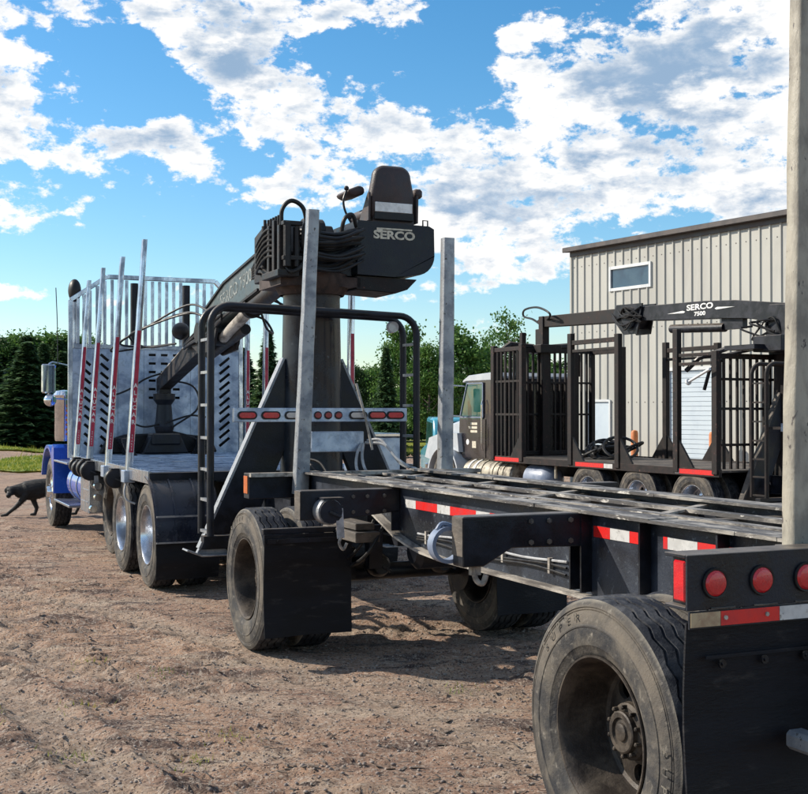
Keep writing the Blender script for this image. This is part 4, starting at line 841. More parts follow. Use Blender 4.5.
for s_, x in ((-1, -.17), (1, 2.57)):
    mb = MB(); mb.box(x - .10, x + .10, 13.98, 14.03, 2.02, 2.44); mo = T.part('mirror', mb, M['chrome'], bevel=.02)
    g = MB(); g.box(x - .082, x + .082, 13.972, 13.979, 2.04, 2.42); T.part('mirror_glass', g, M['mirror'], parent=mo)
    b = MB(); b.tube([(x, 14.0, 2.44), (x - s_ * .05, 14.0, 2.47), (x - s_ * .4, 14.1, 2.4)], .012, 8); b.tube([(x, 14.0, 2.02), (x, 14.0, 1.95), (x - s_ * .4, 14.1, 1.93)], .012, 8); b.sphere((x + .02, 13.99, 1.92), .09, 14, 8); T.part('mirror_bracket', b, M['chrome'], parent=mo, smooth=True)
for x in (.06, 2.34): # air cleaners beside the hood
    mb = MB(); mb.lathe([(1.32, 0), (1.32, .12), (1.36, .13), (1.95, .13), (2.0, .15), (2.06, .13), (2.08, 0)], (x + .06 * (1 if x < 1 else -1), 14.55, 0), 'z', 24); T.part('air_cleaner', mb, M['chrome'], smooth=30)
    for k in range(7): mb = MB(); mb.sphere((x + .07 * (1 if x < 1 else -1) + .02, 14.415, 1.42 + k * .07), .018, 8, 6); T.part('marker_light', mb, M['orange'], smooth=True)
# tanks, steps, boxes and winches along the left side
mb = MB(); mb.lathe([(-.62, 0), (-.62, .22), (-.60, .27), (.60, .27), (.62, .22), (.62, 0)], (.30, 13.0, .76), 'y', 36); tk = T.part('fuel_tank', mb, M['blue'], smooth=30)
for y in (12.72, 13.28): mb = MB(); mb.lathe([(-.025, .272), (-.025, .28), (.025, .28), (.025, .272), (-.025, .272)], (.30, y, .76), 'y', 36); T.part('tank_strap', mb, M['alu'], parent=tk, smooth=30)
mb = MB(); mb.box(-.03, .3, 13.0, 14.45, .44, .475); T.part('step', mb, M['alu'], bevel=.006)
mb = MB(); mb.box(-.03, .3, 13.2, 14.5, 1.02, 1.05); T.part('step', mb, M['alu'], bevel=.006)
mb = MB(); mb.box(.0, .35, 11.55, 12.2, .47, .98); bx = T.part('battery_box', mb, M['alu'], bevel=.012)
for z in (.6, .75, .88): g = MB(); g.box(-.006, -.0005, 11.6, 12.15, z, z + .015); T.part('box_rib', g, M['alu'], parent=bx)
for y, z, r in ((12.2, 1.06, .10), (11.9, 1.03, .11), (11.45, 1.05, .12), (11.15, 1.03, .12), (9.55, 1.02, .11)): strap_winch(T, -.05, y, z, r=r, hook=(r > .115))
for k in (0, 3, 6):
    mb = MB(); mb.lathe([(-.05, 0), (-.05, .045), (.05, .045), (.05, 0)], (.02 + .03 * (k % 2), 11.35 - .05 * k, .55 + .05 * k), 'y', 12); T.part('brass_fitting', mb, M['chrome'], smooth=30)
for y in (9.0,): mb = MB(); mb.tube(catmull([(-.03, y, 1.0), (-.05, y - .02, .9), (-.03, y - .05, .82), (.05, y - .08, .78)], 6), .011, 8); T.part('air_hose', mb, M['hoseg'], smooth=True)
mb = MB(); mb.box(2.05, 2.40, 7.25, 7.98, .98, 1.50); tb_ = T.part('tool_box', mb, M['alus'], bevel=.012)
mb = MB(); mb.box(2.02, 2.43, 7.22, 8.0, 1.502, 1.535); T.part('lid', mb, M['chrome'], parent=tb_, bevel=.006)
# loader
loader_base(T, 0)
mb = MB(); mb.box(.98, 1.47, 5.99, 6.05, 1.40, 1.58); T.part('plate_box', mb, M['alus'], bevel=.006)
mb = MB(); mb.box(.8, 1.7, 6.0, 6.5, .72, 1.1); T.part('hitch_block', mb, M['black'], bevel=.01)
mb = MB(); mb.tube([(1.36, 5.9, 2.0), (1.44, 5.88, 1.7), (1.50, 5.87, 1.42)], .012, 8); T.part('lever', mb, M['worn'])
mb = MB(); mb.lathe([(-.03, 0), (-.03, .05), (.02, .055), (.03, .045), (.03, 0)], (1.87, 6.28, 2.53), 'y', 20); T.part('work_lamp', mb, M['lensw'], smooth=30)
mb = MB(); mb.lathe([(2.83, .30), (2.90, .34), (2.96, .36), (3.02, .36), (3.04, .30), (3.06, 0)], (1.25, 6.75, 0), 'z', 40); mb.box(.85, 1.62, 6.45, 7.1, 2.90, 2.99); T.part('swing_base', mb, M['rust'], smooth=30)
mb = MB(); mb.prism([(6.5, 3.0), (6.5, 3.2), (6.75, 3.5), (7.15, 3.55), (7.5, 3.46), (7.5, 3.0)], .92, 1.08); mb.prism([(6.5, 3.0), (6.5, 3.2), (6.75, 3.5), (7.15, 3.55), (7.5, 3.46), (7.5, 3.0)], 1.30, 1.46); mb.cyl((.88, 7.3, 3.34), (1.5, 7.3, 3.34), .06, 16); T.part('boom_mount', mb, M['brownd'], bevel=.01)
for y0, z0, z1 in ((6.62, 3.04, 3.46), (6.82, 3.06, 3.44), (7.02, 3.1, 3.5)):
    mb = MB(); mb.cyl((.88, y0, z0), (.88, y0, z1), .032, 12); mb.cyl((.88, y0, z1), (.88, y0, z1 + .06), .016, 8); mb.box(.86, .92, y0 - .04, y0 + .04, z0 + .1, z0 + .13); T.part('spool_valve', mb, M['brownd'], smooth=30)
for k in range(6):
    z0 = 3.12 + .05 * k; mb = MB(); mb.tube(catmull([(.90, 6.45 + .03 * k, z0), (.80, 6.7, z0 + .05), (.82, 7.1, z0 - .05), (.98, 7.45, z0 - .02), (1.02, 7.9, z0 - .02 - .03 * k)], 6), .013, 6); T.part('hydraulic_hose', mb, M['hose'], smooth=True)
mb = MB()
for k in range(6): mb.box(.80 + .03 * (k % 2), .86 + .03 * (k % 2), 6.35 + k * .075, 6.41 + k * .075, 3.0, 3.42 + .03 * (k % 3)); mb.cyl((.83, 6.38 + k * .075, 3.42), (.83, 6.38 + k * .075, 3.52), .014, 8)
mb.box(.78, .98, 6.32, 6.8, 2.96, 3.02); mb.cyl((.86, 6.30, 3.04), (.86, 6.30, 3.44), .035, 12); mb.cyl((.95, 6.31, 3.04), (.95, 6.31, 3.40), .03, 12); mb.box(.82, 1.0, 6.28, 6.36, 3.41, 3.45); mb.box(.82, 1.0, 6.28, 6.36, 3.10, 3.14); T.part('valve_bank', mb, M['brownd'], bevel=.005)
random.seed(3)
for k in range(16):
    t = k / 15; z0 = 3.42 - .36 * t + random.uniform(-.02, .02); z1 = 3.44 - .30 * t + random.uniform(-.02, .02); yb = 6.36 - .07 * (k % 3) + random.uniform(-.02, .02); sag = random.uniform(.03, .10)
    pts = [(1.0, 6.46, z0), (1.08, yb + .03, z0 - sag * .4), (1.30, yb - .03, (z0 + z1) / 2 - sag), (1.50, yb, z1 - sag * .5), (1.60, yb + .10, z1)]
    mb = MB(); mb.tube(catmull(pts, 6), random.choice((.013, .016, .018)), 8); T.part('hydraulic_hose', mb, M['hose'], smooth=True)
    if k % 3 == 0: mb = MB(); mb.cyl((1.585, yb + .085, z1), (1.625, yb + .125, z1), .022, 8); T.part('hose_fitting', mb, M['worn'])
for pts in ([(.84, 6.4, 3.4), (.84, 6.38, 3.56), (.92, 6.36, 3.64), (1.03, 6.36, 3.58), (1.08, 6.38, 3.4)], [(1.08, 6.35, 3.2), (1.02, 6.3, 3.35), (1.08, 6.3, 3.5), (1.16, 6.3, 3.4), (1.12, 6.32, 3.1)], [(1.05, 6.32, 3.12), (1.0, 6.28, 3.3), (1.04, 6.27, 3.46), (1.14, 6.27, 3.5)], [(1.4, 6.4, 3.3), (1.42, 6.35, 3.5), (1.50, 6.35, 3.55), (1.56, 6.4, 3.45)], [(.85, 6.4, 3.1), (.9, 6.3, 3.0), (1.0, 6.28, 3.06), (1.05, 6.3, 3.18)]):
    mb = MB(); mb.tube(catmull(pts, 7), .02, 8); T.part('hydraulic_hose', mb, M['hose'], smooth=True)
mb = MB(); mb.box(1.08, 1.56, 6.50, 6.95, 3.0, 3.40); mb.lathe([(-.1, 0), (-.1, .11), (.1, .11), (.1, 0)], (1.2, 6.6, 3.42), 'x', 20); T.part('swing_motor', mb, M['black'], bevel=.01)
# operator box with rounded right end, lower tray, seat
bp_ = [(1.58, 3.52), (2.31, 3.505)] + [(2.36, 3.48), (2.365, 3.22)] + arc(2.17, 3.23, .195, 0, -75, 6) + [(1.95, 3.01), (1.58, 3.02)]
mb = MB(); mb.prism(bp_, 6.42, 7.05, 'y'); ob = T.part('operator_box', mb, M['black'], bevel=.018, smooth=40)
T.part('lettering', text_mb('SERCO', .105, .0015, 1.30, face_rear(1.95, 6.4185, 3.395), .004), M['cream'], parent=ob)
mb = MB(); mb.box(1.77, 2.13, 6.4155, 6.4195, 3.447, 3.462); mb.box(1.77, 1.83, 6.4155, 6.4195, 3.42, 3.447); T.part('logo_bar', mb, M['cream'], parent=ob)
mb = MB(); mb.prism([(1.58, 3.01), (2.20, 3.0), (2.10, 2.90), (1.98, 2.86), (1.58, 2.88)], 6.45, 6.95, 'y'); T.part('lower_tray', mb, M['brown'], bevel=.008)
mb = MB(); mb.tube([(2.28, 6.5, 3.5), (2.28, 6.5, 3.57), (2.33, 6.5, 3.57), (2.33, 6.5, 3.5)], .008, 6); T.part('hand_rail', mb, M['black'])
SX = 1.975
def rounded(cx0, z0, z1, wb, wt, r, n=6): 
    return [(cx0 - wb / 2, z0), (cx0 + wb / 2, z0), (cx0 + wb / 2 * 1.0, z0 + (z1 - z0) * .4)] + [(cx0 + wt / 2 - r + r * math.cos(t), z1 - r + r * math.sin(t)) for t in [PI / 2 * k / n for k in range(n + 1)]] + [(cx0 - wt / 2 + r - r * math.sin(t), z1 - r + r * math.cos(t)) for t in [PI / 2 * k / n for k in range(n + 1)]] + [(cx0 - wb / 2 * 1.0, z0 + (z1 - z0) * .4)]
mb = MB(); mb.prism(rounded(SX, 3.56, 4.07, .46, .38, .11), 6.50, 6.62, 'y'); st_ = T.part('seat_backrest', mb, M['seat'], bevel=.03, smooth=50)
st_.data.transform(Matrix.Translation((0, 0, 0)))
mb = MB(); mb.box(SX - .19, SX + .19, 6.485, 6.4985, 3.625, 3.715); T.part('reflective_strip', mb, M['white'], parent=st_, bevel=.003)
mb = MB(); mb.box(SX - .2, SX + .2, 6.47, 6.498, 3.545, 3.62); T.part('seat_back_pocket', mb, M['hose'], parent=st_, bevel=.01)
mb = MB(); mb.box(SX - .24, SX + .22, 6.55, 7.02, 3.58, 3.68); T.part('seat_cushion', mb, M['seat'], bevel=.03, smooth=50)
mb = MB(); mb.box(SX - .21, SX + .21, 6.5, 6.95, 3.515, 3.578); mb.prism([(6.5, 3.54), (6.75, 3.54), (6.52, 3.80), (6.49, 3.80)], SX - .255, SX - .235); mb.prism([(6.5, 3.54), (6.75, 3.54), (6.52, 3.80), (6.49, 3.80)], SX + .235, SX + .255); T.part('seat_frame', mb, M['seat'])
mb = MB(); mb.prism([(SX - .25, 3.80), (SX - .35, 3.77), (SX - .42, 3.80), (SX - .42, 3.83), (SX - .30, 3.88), (SX - .25, 3.86)], 6.6, 6.92, 'y'); T.part('armrest', mb, M['seat'], bevel=.015, smooth=50)
mb = MB(); mb.box(SX + .245, SX + .33, 6.55, 6.9, 3.79, 3.88); T.part('armrest', mb, M['seat'], bevel=.02, smooth=50)
mb = MB(); mb.tube(catmull([(1.60, 6.6, 3.50), (1.53, 6.6, 3.62), (1.51, 6.6, 3.72), (1.54, 6.6, 3.82)], 6), .011, 8); mb.sphere((1.54, 6.6, 3.84), .024, 10, 8); mb.sphere((1.575, 6.6, 3.57), .022, 8, 6); T.part('control_lever', mb, M['black'], smooth=True)
# booms (in the vertical plane x = XB)
def boom(T, pts, x, w, name, m, par=None):
    """side outline polygon pts in (y,z)"""
    mb = MB(); mb.prism(pts, x - w / 2, x + w / 2); return T.part(name, mb, M[m], bevel=.006)
XB = 1.19
mbm = boom(T, [(7.15, 3.40), (7.9, 3.38), (9.2, 3.20), (10.0, 2.97), (10.12, 2.78), (9.95, 2.68), (9.2, 2.80), (7.9, 2.98), (7.15, 3.15)], XB, .20, 'main_boom', 'boomp')
rb_ = MB()
for a, b in (((7.9, 3.37), (9.2, 3.19)), ((9.2, 3.19), (10.0, 2.96)), ((7.9, 2.995), (9.2, 2.815)), ((9.2, 2.815), (9.95, 2.70))): rb_.beam((XB, a[0], a[1]), (XB, b[0], b[1]), .24, .025)
T.part('boom_edge_plate', rb_, M['brownd'], parent=mbm)
T.part('lettering', text_mb('SERCO 7500', .20, .001, 1.15, face_left(XB - .1015, 8.75, 3.08, math.atan2(.30, 1.9)), .001), M['boomtxt'], parent=mbm)
cy = MB(); cy.cyl((XB - .02, 7.35, 3.0), (XB - .02, 8.45, 2.84), .085, 18); cy.lathe([(-.05, 0), (-.05, .11), (.05, .11), (.05, 0)], (XB - .02, 8.4, 2.85), 'y', 18); T.part('lift_cylinder', cy, M['brownd'], smooth=30)
cy = MB(); cy.cyl((XB - .02, 8.45, 2.84), (XB - .02, 9.5, 2.60), .065, 14); T.part('piston_rod', cy, M['worn'], smooth=30)
cy = MB(); cy.cyl((XB + .06, 8.9, 2.66), (XB + .06, 10.4, 2.44), .06, 18); T.part('stick_cylinder', cy, M['brownd'], smooth=30)
mb = MB(); mb.cyl((XB - .2, 10.05, 2.68), (XB + .2, 10.05, 2.68), .12, 20)
for x0, x1 in ((-.15, -.12), (.12, .15)): mb.prism([(9.35, 2.70), (9.9, 2.84), (10.35, 2.76), (10.5, 2.55), (10.1, 2.42), (9.5, 2.46)], XB + x0, XB + x1)
mb.cyl((XB - .18, 9.6, 2.58), (XB + .18, 9.6, 2.58), .07, 16); mb.sphere((XB - .16, 11.0, 2.76), .11, 14, 10, (1, 1.3, 1)); T.part('elbow', mb, M['brownd'], smooth=30)
stk = boom(T, [(10.0, 2.72), (10.4, 2.74), (12.75, 2.20), (12.75, 2.02), (10.3, 2.50), (10.0, 2.56)], XB, .16, 'stick_boom', 'brownd')
mb = MB(); mb.beam((XB, 10.45, 2.736), (XB, 12.75, 2.206), .17, .012); T.part('pale_top_strip', mb, M['worn'], parent=stk)  # pale strip along the top of the stick
random.seed(8)
def hose_run(T, pts, r, m='hose'): mb = MB(); mb.tube(catmull(pts, 7), r, 8); T.part('hydraulic_hose', mb, M[m], smooth=True)
for k in range(3):
    e = random.uniform(-.06, .06); hose_run(T, [(XB - .12, 9.7, 2.85 + e), (XB - .22, 10.4, 2.98 + e), (XB - .45 - .1 * k, 11.2, 2.86 - .05 * k), (XB - .62 - .12 * k, 11.9, 2.74 - .1 * k), (XB - .4, 11.9, 2.60), (XB - .15, 11.3, 2.62)], .013)
for k in range(6):
    e = random.uniform(-.05, .05); hose_run(T, [(XB - .13, 9.2, 2.82 + e), (XB - .17, 9.7, 2.70 + e * 2), (XB - .18, 10.3, 2.62 + e), (XB - .12, 11.0, 2.56 + e * .5)], .014)
for pts in ([(XB + .1, 8.1, 2.95), (XB + .3, 8.1, 2.80), (XB + .42, 8.3, 2.82), (XB + .3, 8.6, 2.95), (XB + .1, 8.7, 3.0)], [(XB + .1, 8.5, 2.85), (XB + .2, 8.6, 2.66), (XB + .34, 8.8, 2.62), (XB + .30, 9.0, 2.78), (XB + .1, 9.1, 2.85)], [(XB, 12.5, 2.3), (XB - .3, 12.4, 2.2), (XB - .55, 12.3, 2.05), (XB - .8, 12.3, 1.95)], [(XB, 12.5, 1.6), (XB + .3, 12.4, 1.7), (XB + .5, 12.3, 1.68)], [(XB, 12.6, 1.6), (XB - .3, 12.4, 1.55), (XB - .5, 12.3, 1.60)], [(XB, 12.6, 2.2), (XB + .35, 12.4, 2.1), (XB + .4, 12.35, 1.8), (XB + .1, 12.5, 1.55)], [(XB, 12.6, 1.5), (XB + .3, 12.4, 1.42), (XB + .55, 12.3, 1.28)]):
    hose_run(T, pts, .013)
mb = MB(); mb.box(XB - .08, XB + .08, 12.55, 12.72, 2.0, 2.12); mb.lathe([(1.42, 0), (1.42, .10), (1.55, .14), (1.62, .12), (1.85, .10), (1.92, .15), (2.0, .15), (2.02, 0)], (XB, 12.62, 0), 'z', 20); T.part('rotator', mb, M['black'], smooth=30)
mb = MB(); mb.box(XB - .20, XB + .20, 12.45, 12.78, 1.30, 1.46); mb.prism([(XB - .32, 1.18), (XB + .32, 1.18), (XB + .2, 1.44), (XB - .2, 1.44)], 12.5, 12.74, 'y'); T.part('grapple_head', mb, M['black'], bevel=.02)
for s_ in (-1, 1):
    for y in (12.40, 12.60, 12.80):
        mb = MB(); ap = arc(XB + s_ * .10, 1.44, .46, -5 if s_ > 0 else 185, -62 if s_ > 0 else 242, 8); 
        for i_, (a, b) in enumerate(zip(ap, ap[1:])): mb.beam((a[0], y, a[1] - .0), (b[0], y, b[1]), .05, .13 - .011 * i_, side=(a[0] - XB, 0, a[1] - 1.4))
        T.part('grapple_tine', mb, M['black'])
mb = MB(); mb.prism([(.35, 1.18), (2.0, 1.18), (1.9, 1.4), (1.35, 1.46), (.7, 1.44), (.45, 1.36)], 12.82, 12.94, 'y'); T.part('log_pad', mb, M['hose'], bevel=.02)
TRUCK = T

# ------------------------------------------------------------------ the dark log truck
T = Thing('log_truck', 'dark brown log truck with barred racks and level black boom beside the metal building', 'log truck', DRK, (1.2, 3, 0))
frame_rails(T, -1.6, 9.2, .72, .98)
for y in (0, 1.38, 2.78): duals(T, y, rot=y * 2, fin='a'); axle(T, y)
for y in (0, 1.38): leaf_spring(T, .8, y, .6)
wheel(T, .15, 8.1, .53, 'steer', 'a'); wheel(T, 2.3, 8.1, .53, 'steer', 'a', right=True); axle(T, 8.1)
mb = MB(); mb.box(.0, 2.4, -.66, 6.02, 1.03, 1.06); T.part('deck', mb, M['wornd'])
for x in (-.02, 2.36): mb = MB(); mb.box(x, x + .06, -.66, 6.02, .96, 1.08); T.part('deck_side_rail', mb, M['rackb'], bevel=.003)
tape(T, -.02, [(5.0, 5.94, 'tred'), (2.0, 2.25, 'twhite'), (2.26, 3.1, 'tred'), (-.55, .25, 'tred'), (.26, .36, 'twhite')], .985, 1.06)
def post(x, y, z1, w=.09, d=.12, m='rackb', gus=None):
    mb = MB(); mb.box(x - w / 2, x + w / 2, y - d / 2, y + d / 2, 1.0, z1); o = T.part('rack_post', mb, M[m], bevel=.006)
    if gus:
        g = MB(); s_ = 1 if x < 1 else -1
        for e in gus: g.prism([(y + e * d / 2, 1.08), (y + e * (d / 2 + .34), 1.08), (y + e * (d / 2 + .18), 1.28), (y + e * d / 2, 1.5)], x - .02, x + .02)
        T.part('gusset', g, M['brown'], parent=o)
for y, z1, g in ((5.96, 3.27, None), (4.91, 3.26, (1,)), (3.26, 3.36, (-1,)), (1.86, 3.28, (-1,)), (.33, 3.26, (-1,)), (-.58, 2.88, None)): post(.0, y, z1, gus=g, m='rackb' if y > 4 or y < 1 else 'brown')
for y, z1, g in ((5.96, 3.27, None), (4.91, 3.26, None), (3.55, 3.28, (-1, 1)), (2.1, 3.20, (-1, 1)), (-.58, 2.88, None)): post(2.38, y, z1, gus=g, m='brown')
def bars(a, b, z0, z1, n, w=.035, m='brown', name='rack_bar'):
    for k in range(n):
        t = (k + 1) / (n + 1); x = a[0] + (b[0] - a[0]) * t; y = a[1] + (b[1] - a[1]) * t; mb = MB(); mb.box(x - w / 2, x + w / 2, y - w / 2, y + w / 2, z0, z1); T.part(name, mb, M[m])
def hbar(a, b, z, w=.06, h=.08, m='rackb'): mb = MB(); mb.beam((a[0], a[1], z), (b[0], b[1], z), w, h); T.part('rack_rail', mb, M[m], bevel=.004)
hbar((0, 4.97), (0, 5.9), 3.18); hbar((2.38, 4.97), (2.38, 5.9), 3.18); hbar((.05, 5.96), (2.33, 5.96), 3.2, m='brown'); hbar((.05, 5.96), (2.33, 5.96), 1.12, m='brown')
for z in (2.55, 1.9): hbar((.05, 5.96), (2.33, 5.96), z, .03, .04, 'brown'); hbar((0, 4.97), (0, 5.9), z, .03, .04, 'brown'); pass
bars((0, 4.91), (0, 5.96), 1.08, 3.15, 6); bars((0, 5.96), (2.38, 5.96), 1.14, 3.17, 17, .04)
post(1.15, 5.9, 3.9, .16, .16); post(.62, 5.86, 3.55, .10, .1, 'brown'); post(1.9, 5.9, 3.2, .16, .1, 'brown')
hbar((0, 1.92), (0, 3.2), 3.19); hbar((0, 1.92), (0, 3.2), 3.04, .05, .05, 'brown'); hbar((2.38, 2.16), (2.38, 3.49), 3.12); hbar((2.38, 2.16), (2.38, 3.49), 2.95, .05, .05, 'brown')
hbar((.05, -.6), (2.33, -.6), 2.8); hbar((0, .27), (0, -.52), 2.84, .05, .05); hbar((0, .27), (0, -.5), 2.7, .05, .05)
for z in (2.45, 2.0, 1.45): hbar((.05, -.6), (2.33, -.6), z, .03, .04, 'brown')
bars((0, -.6), (2.38, -.6), 1.08, 2.77, 17, .035)
# cab
mb = MB(); mb.prism([(6.2, .95), (6.2, 2.62), (6.35, 2.70), (7.3, 2.66), (7.42, 2.56), (7.75, 1.85), (7.8, .95)], .2, 2.2); cb = T.part('cab', mb, M['cab'], bevel=.03, smooth=30)
mb = MB(); mb.prism([(6.22, 2.60), (6.25, 2.68), (6.4, 2.76), (7.3, 2.72), (7.55, 2.62), (7.56, 2.57), (7.4, 2.60)], .18, 2.22); T.part('roof', mb, M['hood'], parent=cb, bevel=.01)
mb = MB(); mb.prism([(7.46, 2.50), (7.77, 1.86), (7.79, 1.87), (7.48, 2.52)], .3, 2.1); T.part('windscreen', mb, M['glass'], parent=cb)
for x in (.184, 2.205): mb = MB(); mb.prism([(6.72, 1.80), (6.72, 2.54), (7.36, 2.54), (7.66, 1.80)], x, x + .013); T.part('side_window', mb, M['glass'], parent=cb)
for x in (.176, 2.214): mb = MB(); 
mb = MB()
for a, b in (((6.70, 1.84), (6.70, 2.55)), ((6.70, 2.55), (7.36, 2.55)), ((7.36, 2.55), (7.66, 1.84)), ((6.70, 1.84), (7.66, 1.84))): mb.beam((.178, a[0], a[1]), (.178, b[0], b[1]), .025, .025, side=(1, 0, 0))
T.part('window_frame', mb, M['btank'], parent=cb)
mb = MB(); mb.prism([(6.62, 1.0), (6.62, 1.8), (7.66, 1.8), (7.68, 1.0)], .188, .199); dr = T.part('door', mb, M['cab'], parent=cb)
random.seed(5)
for z, w in ((1.68, .28), (1.60, .36), (1.52, .28)):
    mb = MB(); mb.box(.184, .1875, 6.95, 6.95 + w, z, z + .05); T.part('door_lettering', mb, M['cream'], parent=cb)
mb = MB(); mb.box(.184, .1875, 7.0, 7.16, 1.2, 1.34); T.part('door_decal', mb, M['cream'], parent=cb)
mb = MB(); mb.prism([(y, z) for y, z in arc(7.35, 1.32, .06, 0, 360, 16)[:-1]], .184, .1875); T.part('door_decal', mb, M['white'], parent=cb)
for x in (.15, 2.25): mb = MB(); mb.tube([(x, 6.66, 1.15), (x - .03, 6.66, 1.3), (x - .03, 6.66, 2.1), (x, 6.66, 2.2)], .014, 8); T.part('grab_handle', mb, M['chrome'])
mb = MB(); pr = [(7.8, .9), (7.8, 1.82), (8.2, 1.78), (9.0, 1.62), (9.2, 1.45), (9.22, .9)]; mb.prism(pr, .5, 1.9); T.part('hood', mb, M['hood'], bevel=.04, smooth=30)
for x0, x1 in ((-.02, .52), (1.88, 2.42)):
    mb = MB(); mb.box(.3 if x0 < 0 else 1.75, .65 if x0 < 0 else 2.1, 7.75, 8.9, 1.0, 1.45); T.part('fender_apron', mb, M['hood'], bevel=.05, smooth=30)
    mb = MB(); pr = arc(8.1, .53, .70, -5, 175, 18); inn = [(8.1 + (y - 8.1) * .93, .53 + (z - .53) * .93) for y, z in pr][::-1]; mb.prism(pr + inn, x0, x1); mb.prism([(7.55, 1.1), (7.62, 1.5), (8.2, 1.52), (8.9, 1.38), (9.1, .95), (8.8, .9), (8.5, 1.12), (8.1, 1.2), (7.8, 1.15)], x0 + .1 if x0 < 0 else x0, x1 if x0 < 0 else x1 - .1); T.part('front_fender', mb, M['hood'], smooth=30)
mb = MB(); mb.box(.2, 2.2, 9.24, 9.34, .5, .8); T.part('front_bumper', mb, M['chrome'], bevel=.02)
mb = MB(); mb.box(.55, 1.85, 9.221, 9.235, .85, 1.4); T.part('grille', mb, M['black'])
for s_, x in ((-1, -.18), (1, 2.58)):
    mb = MB(); mb.box(x - .09, x + .09, 7.55, 7.60, 1.95, 2.45); mo = T.part('mirror', mb, M['hose'], bevel=.02); g = MB(); g.box(x - .07, x + .07, 7.542, 7.549, 1.98, 2.42); T.part('mirror_glass', g, M['mirror'], parent=mo)
    b = MB(); b.tube([(x, 7.58, 2.46), (x, 7.58, 2.52), (x - s_ * .38, 7.5, 2.5)], .012, 8); b.tube([(x, 7.58, 1.95), (x, 7.58, 1.88), (x - s_ * .38, 7.5, 1.86)], .012, 8); T.part('mirror_bracket', b, M['chrome'], parent=mo)
# tanks
mb = MB(); mb.lathe([(-.95, 0), (-.95, .2), (-.92, .25), (.92, .25), (.95, .2), (.95, 0)], (.28, 6.35, .70), 'y', 32); tk = T.part('fuel_tank', mb, M['tank'], smooth=30)
for y in (5.7, 5.9, 6.1, 6.55, 6.8, 7.05): mb = MB(); mb.lathe([(-.03, .252), (-.03, .268), (.03, .268), (.03, .252), (-.03, .252)], (.28, y, .70), 'y', 32); T.part('tank_strap', mb, M['tank' if y < 6.6 else 'white'], parent=tk, smooth=30)
mb = MB(); mb.lathe([(-.45, 0), (-.42, .12), (-.33, .22), (-.2, .27), (.35, .27), (.42, .2), (.45, 0)], (.28, 4.55, .68), 'y', 32); T.part('air_tank', mb, M['btank'], smooth=30)
mb = MB(); mb.tube([(.1, 3.9, .72), (.1, 3.9, .95), (.12, 3.85, 1.0)], .03, 8); mb.sphere((.1, 3.9, .62), .06, 10, 6); T.part('air_valve', mb, M['tank'], smooth=True)
mb = MB(); mb.lathe([(0, .0), (0, .07), (.03, .05), (.03, 0)], (-.03, 2.78, .62), 'x', 16); T.part('hub_cap', mb, M['chrome'], smooth=True)
# loader
loader_base(T, -7.62, m='brown', pm='brown', dark=True)
YL = -.87
mb = MB(); mb.lathe([(2.83, .34), (3.0, .36), (3.06, .3), (3.06, 0)], (1.25, YL, 0), 'z', 32); mb.prism([(YL - .4, 3.0), (YL - .45, 3.4), (YL - .15, 3.60), (YL + .25, 3.62), (YL + .35, 3.0)], 1.02, 1.46); mb.box(.55, 1.1, YL - .5, YL + .1, 2.86, 3.1); T.part('swing_base', mb, M['black'], bevel=.01)
mb = MB(); mb.box(.35, 1.0, YL - .15, YL + .5, 2.90, 2.97); mb.tube([(.4, YL + .5, 2.93), (.2, YL + .9, 2.80), (.1, YL + 1.1, 2.6)], .04, 8); mb.tube([(.9, YL + .3, 2.95), (.6, YL + .7, 2.85), (.4, YL + .9, 2.6), (.38, YL + 1.0, 2.3)], .03, 8); T.part('control_platform', mb, M['black'])
random.seed(12)
for k in range(6):
    p0 = (random.uniform(.95, 1.1), YL + random.uniform(-.3, .2), random.uniform(2.95, 3.2)); p3 = (random.uniform(.98, 1.08), YL + random.uniform(.1, .7), random.uniform(3.3, 3.5))
    mid = (random.uniform(.85, .98), (p0[1] + p3[1]) / 2 + random.uniform(-.1, .4), random.uniform(3.0, 3.5)); mb = MB(); mb.tube(catmull([p0, mid, p3], 7), .018, 6); T.part('hydraulic_hose', mb, M['hose'], smooth=True)
XD = 1.2
def boomD(pts, w, name, m): mb = MB(); mb.prism(pts, XD - w / 2, XD + w / 2); return T.part(name, mb, M[m], bevel=.008)
bmD = boomD([(YL - .35, 3.42), (YL, 3.63), (.2, 3.76), (1.0, 3.81), (2.3, 3.84), (2.75, 3.84), (2.75, 3.60), (2.3, 3.57), (.6, 3.49), (-.1, 3.44), (YL, 3.30)], .24, 'main_boom', 'black')
T.part('lettering', text_mb('SERCO', .135, .0015, 1.6, face_left(XD - .1225, 1.05, 3.715), .004), M['white'], parent=bmD)
T.part('lettering', text_mb('7500', .095, .0015, 1.5, face_left(XD - .1225, 1.05, 3.60), .003), M['white'], parent=bmD)
mb = MB(); mb.prism([(1.9, 3.655), (1.48, 3.68), (1.42, 3.66), (1.46, 3.64)], XD - .1245, XD - .1215); mb.prism([(.2, 3.655), (.62, 3.68), (.68, 3.66), (.64, 3.64)], XD - .1245, XD - .1215); T.part('logo_wing', mb, M['white'], parent=bmD)
mb = MB(); mb.cyl((XD - .02, .55, 3.34), (XD - .02, 1.9, 3.40), .075, 18); mb.box(XD - .05, XD + .05, .1, .6, 3.30, 3.50); T.part('boom_cylinder', mb, M['black'], smooth=30)
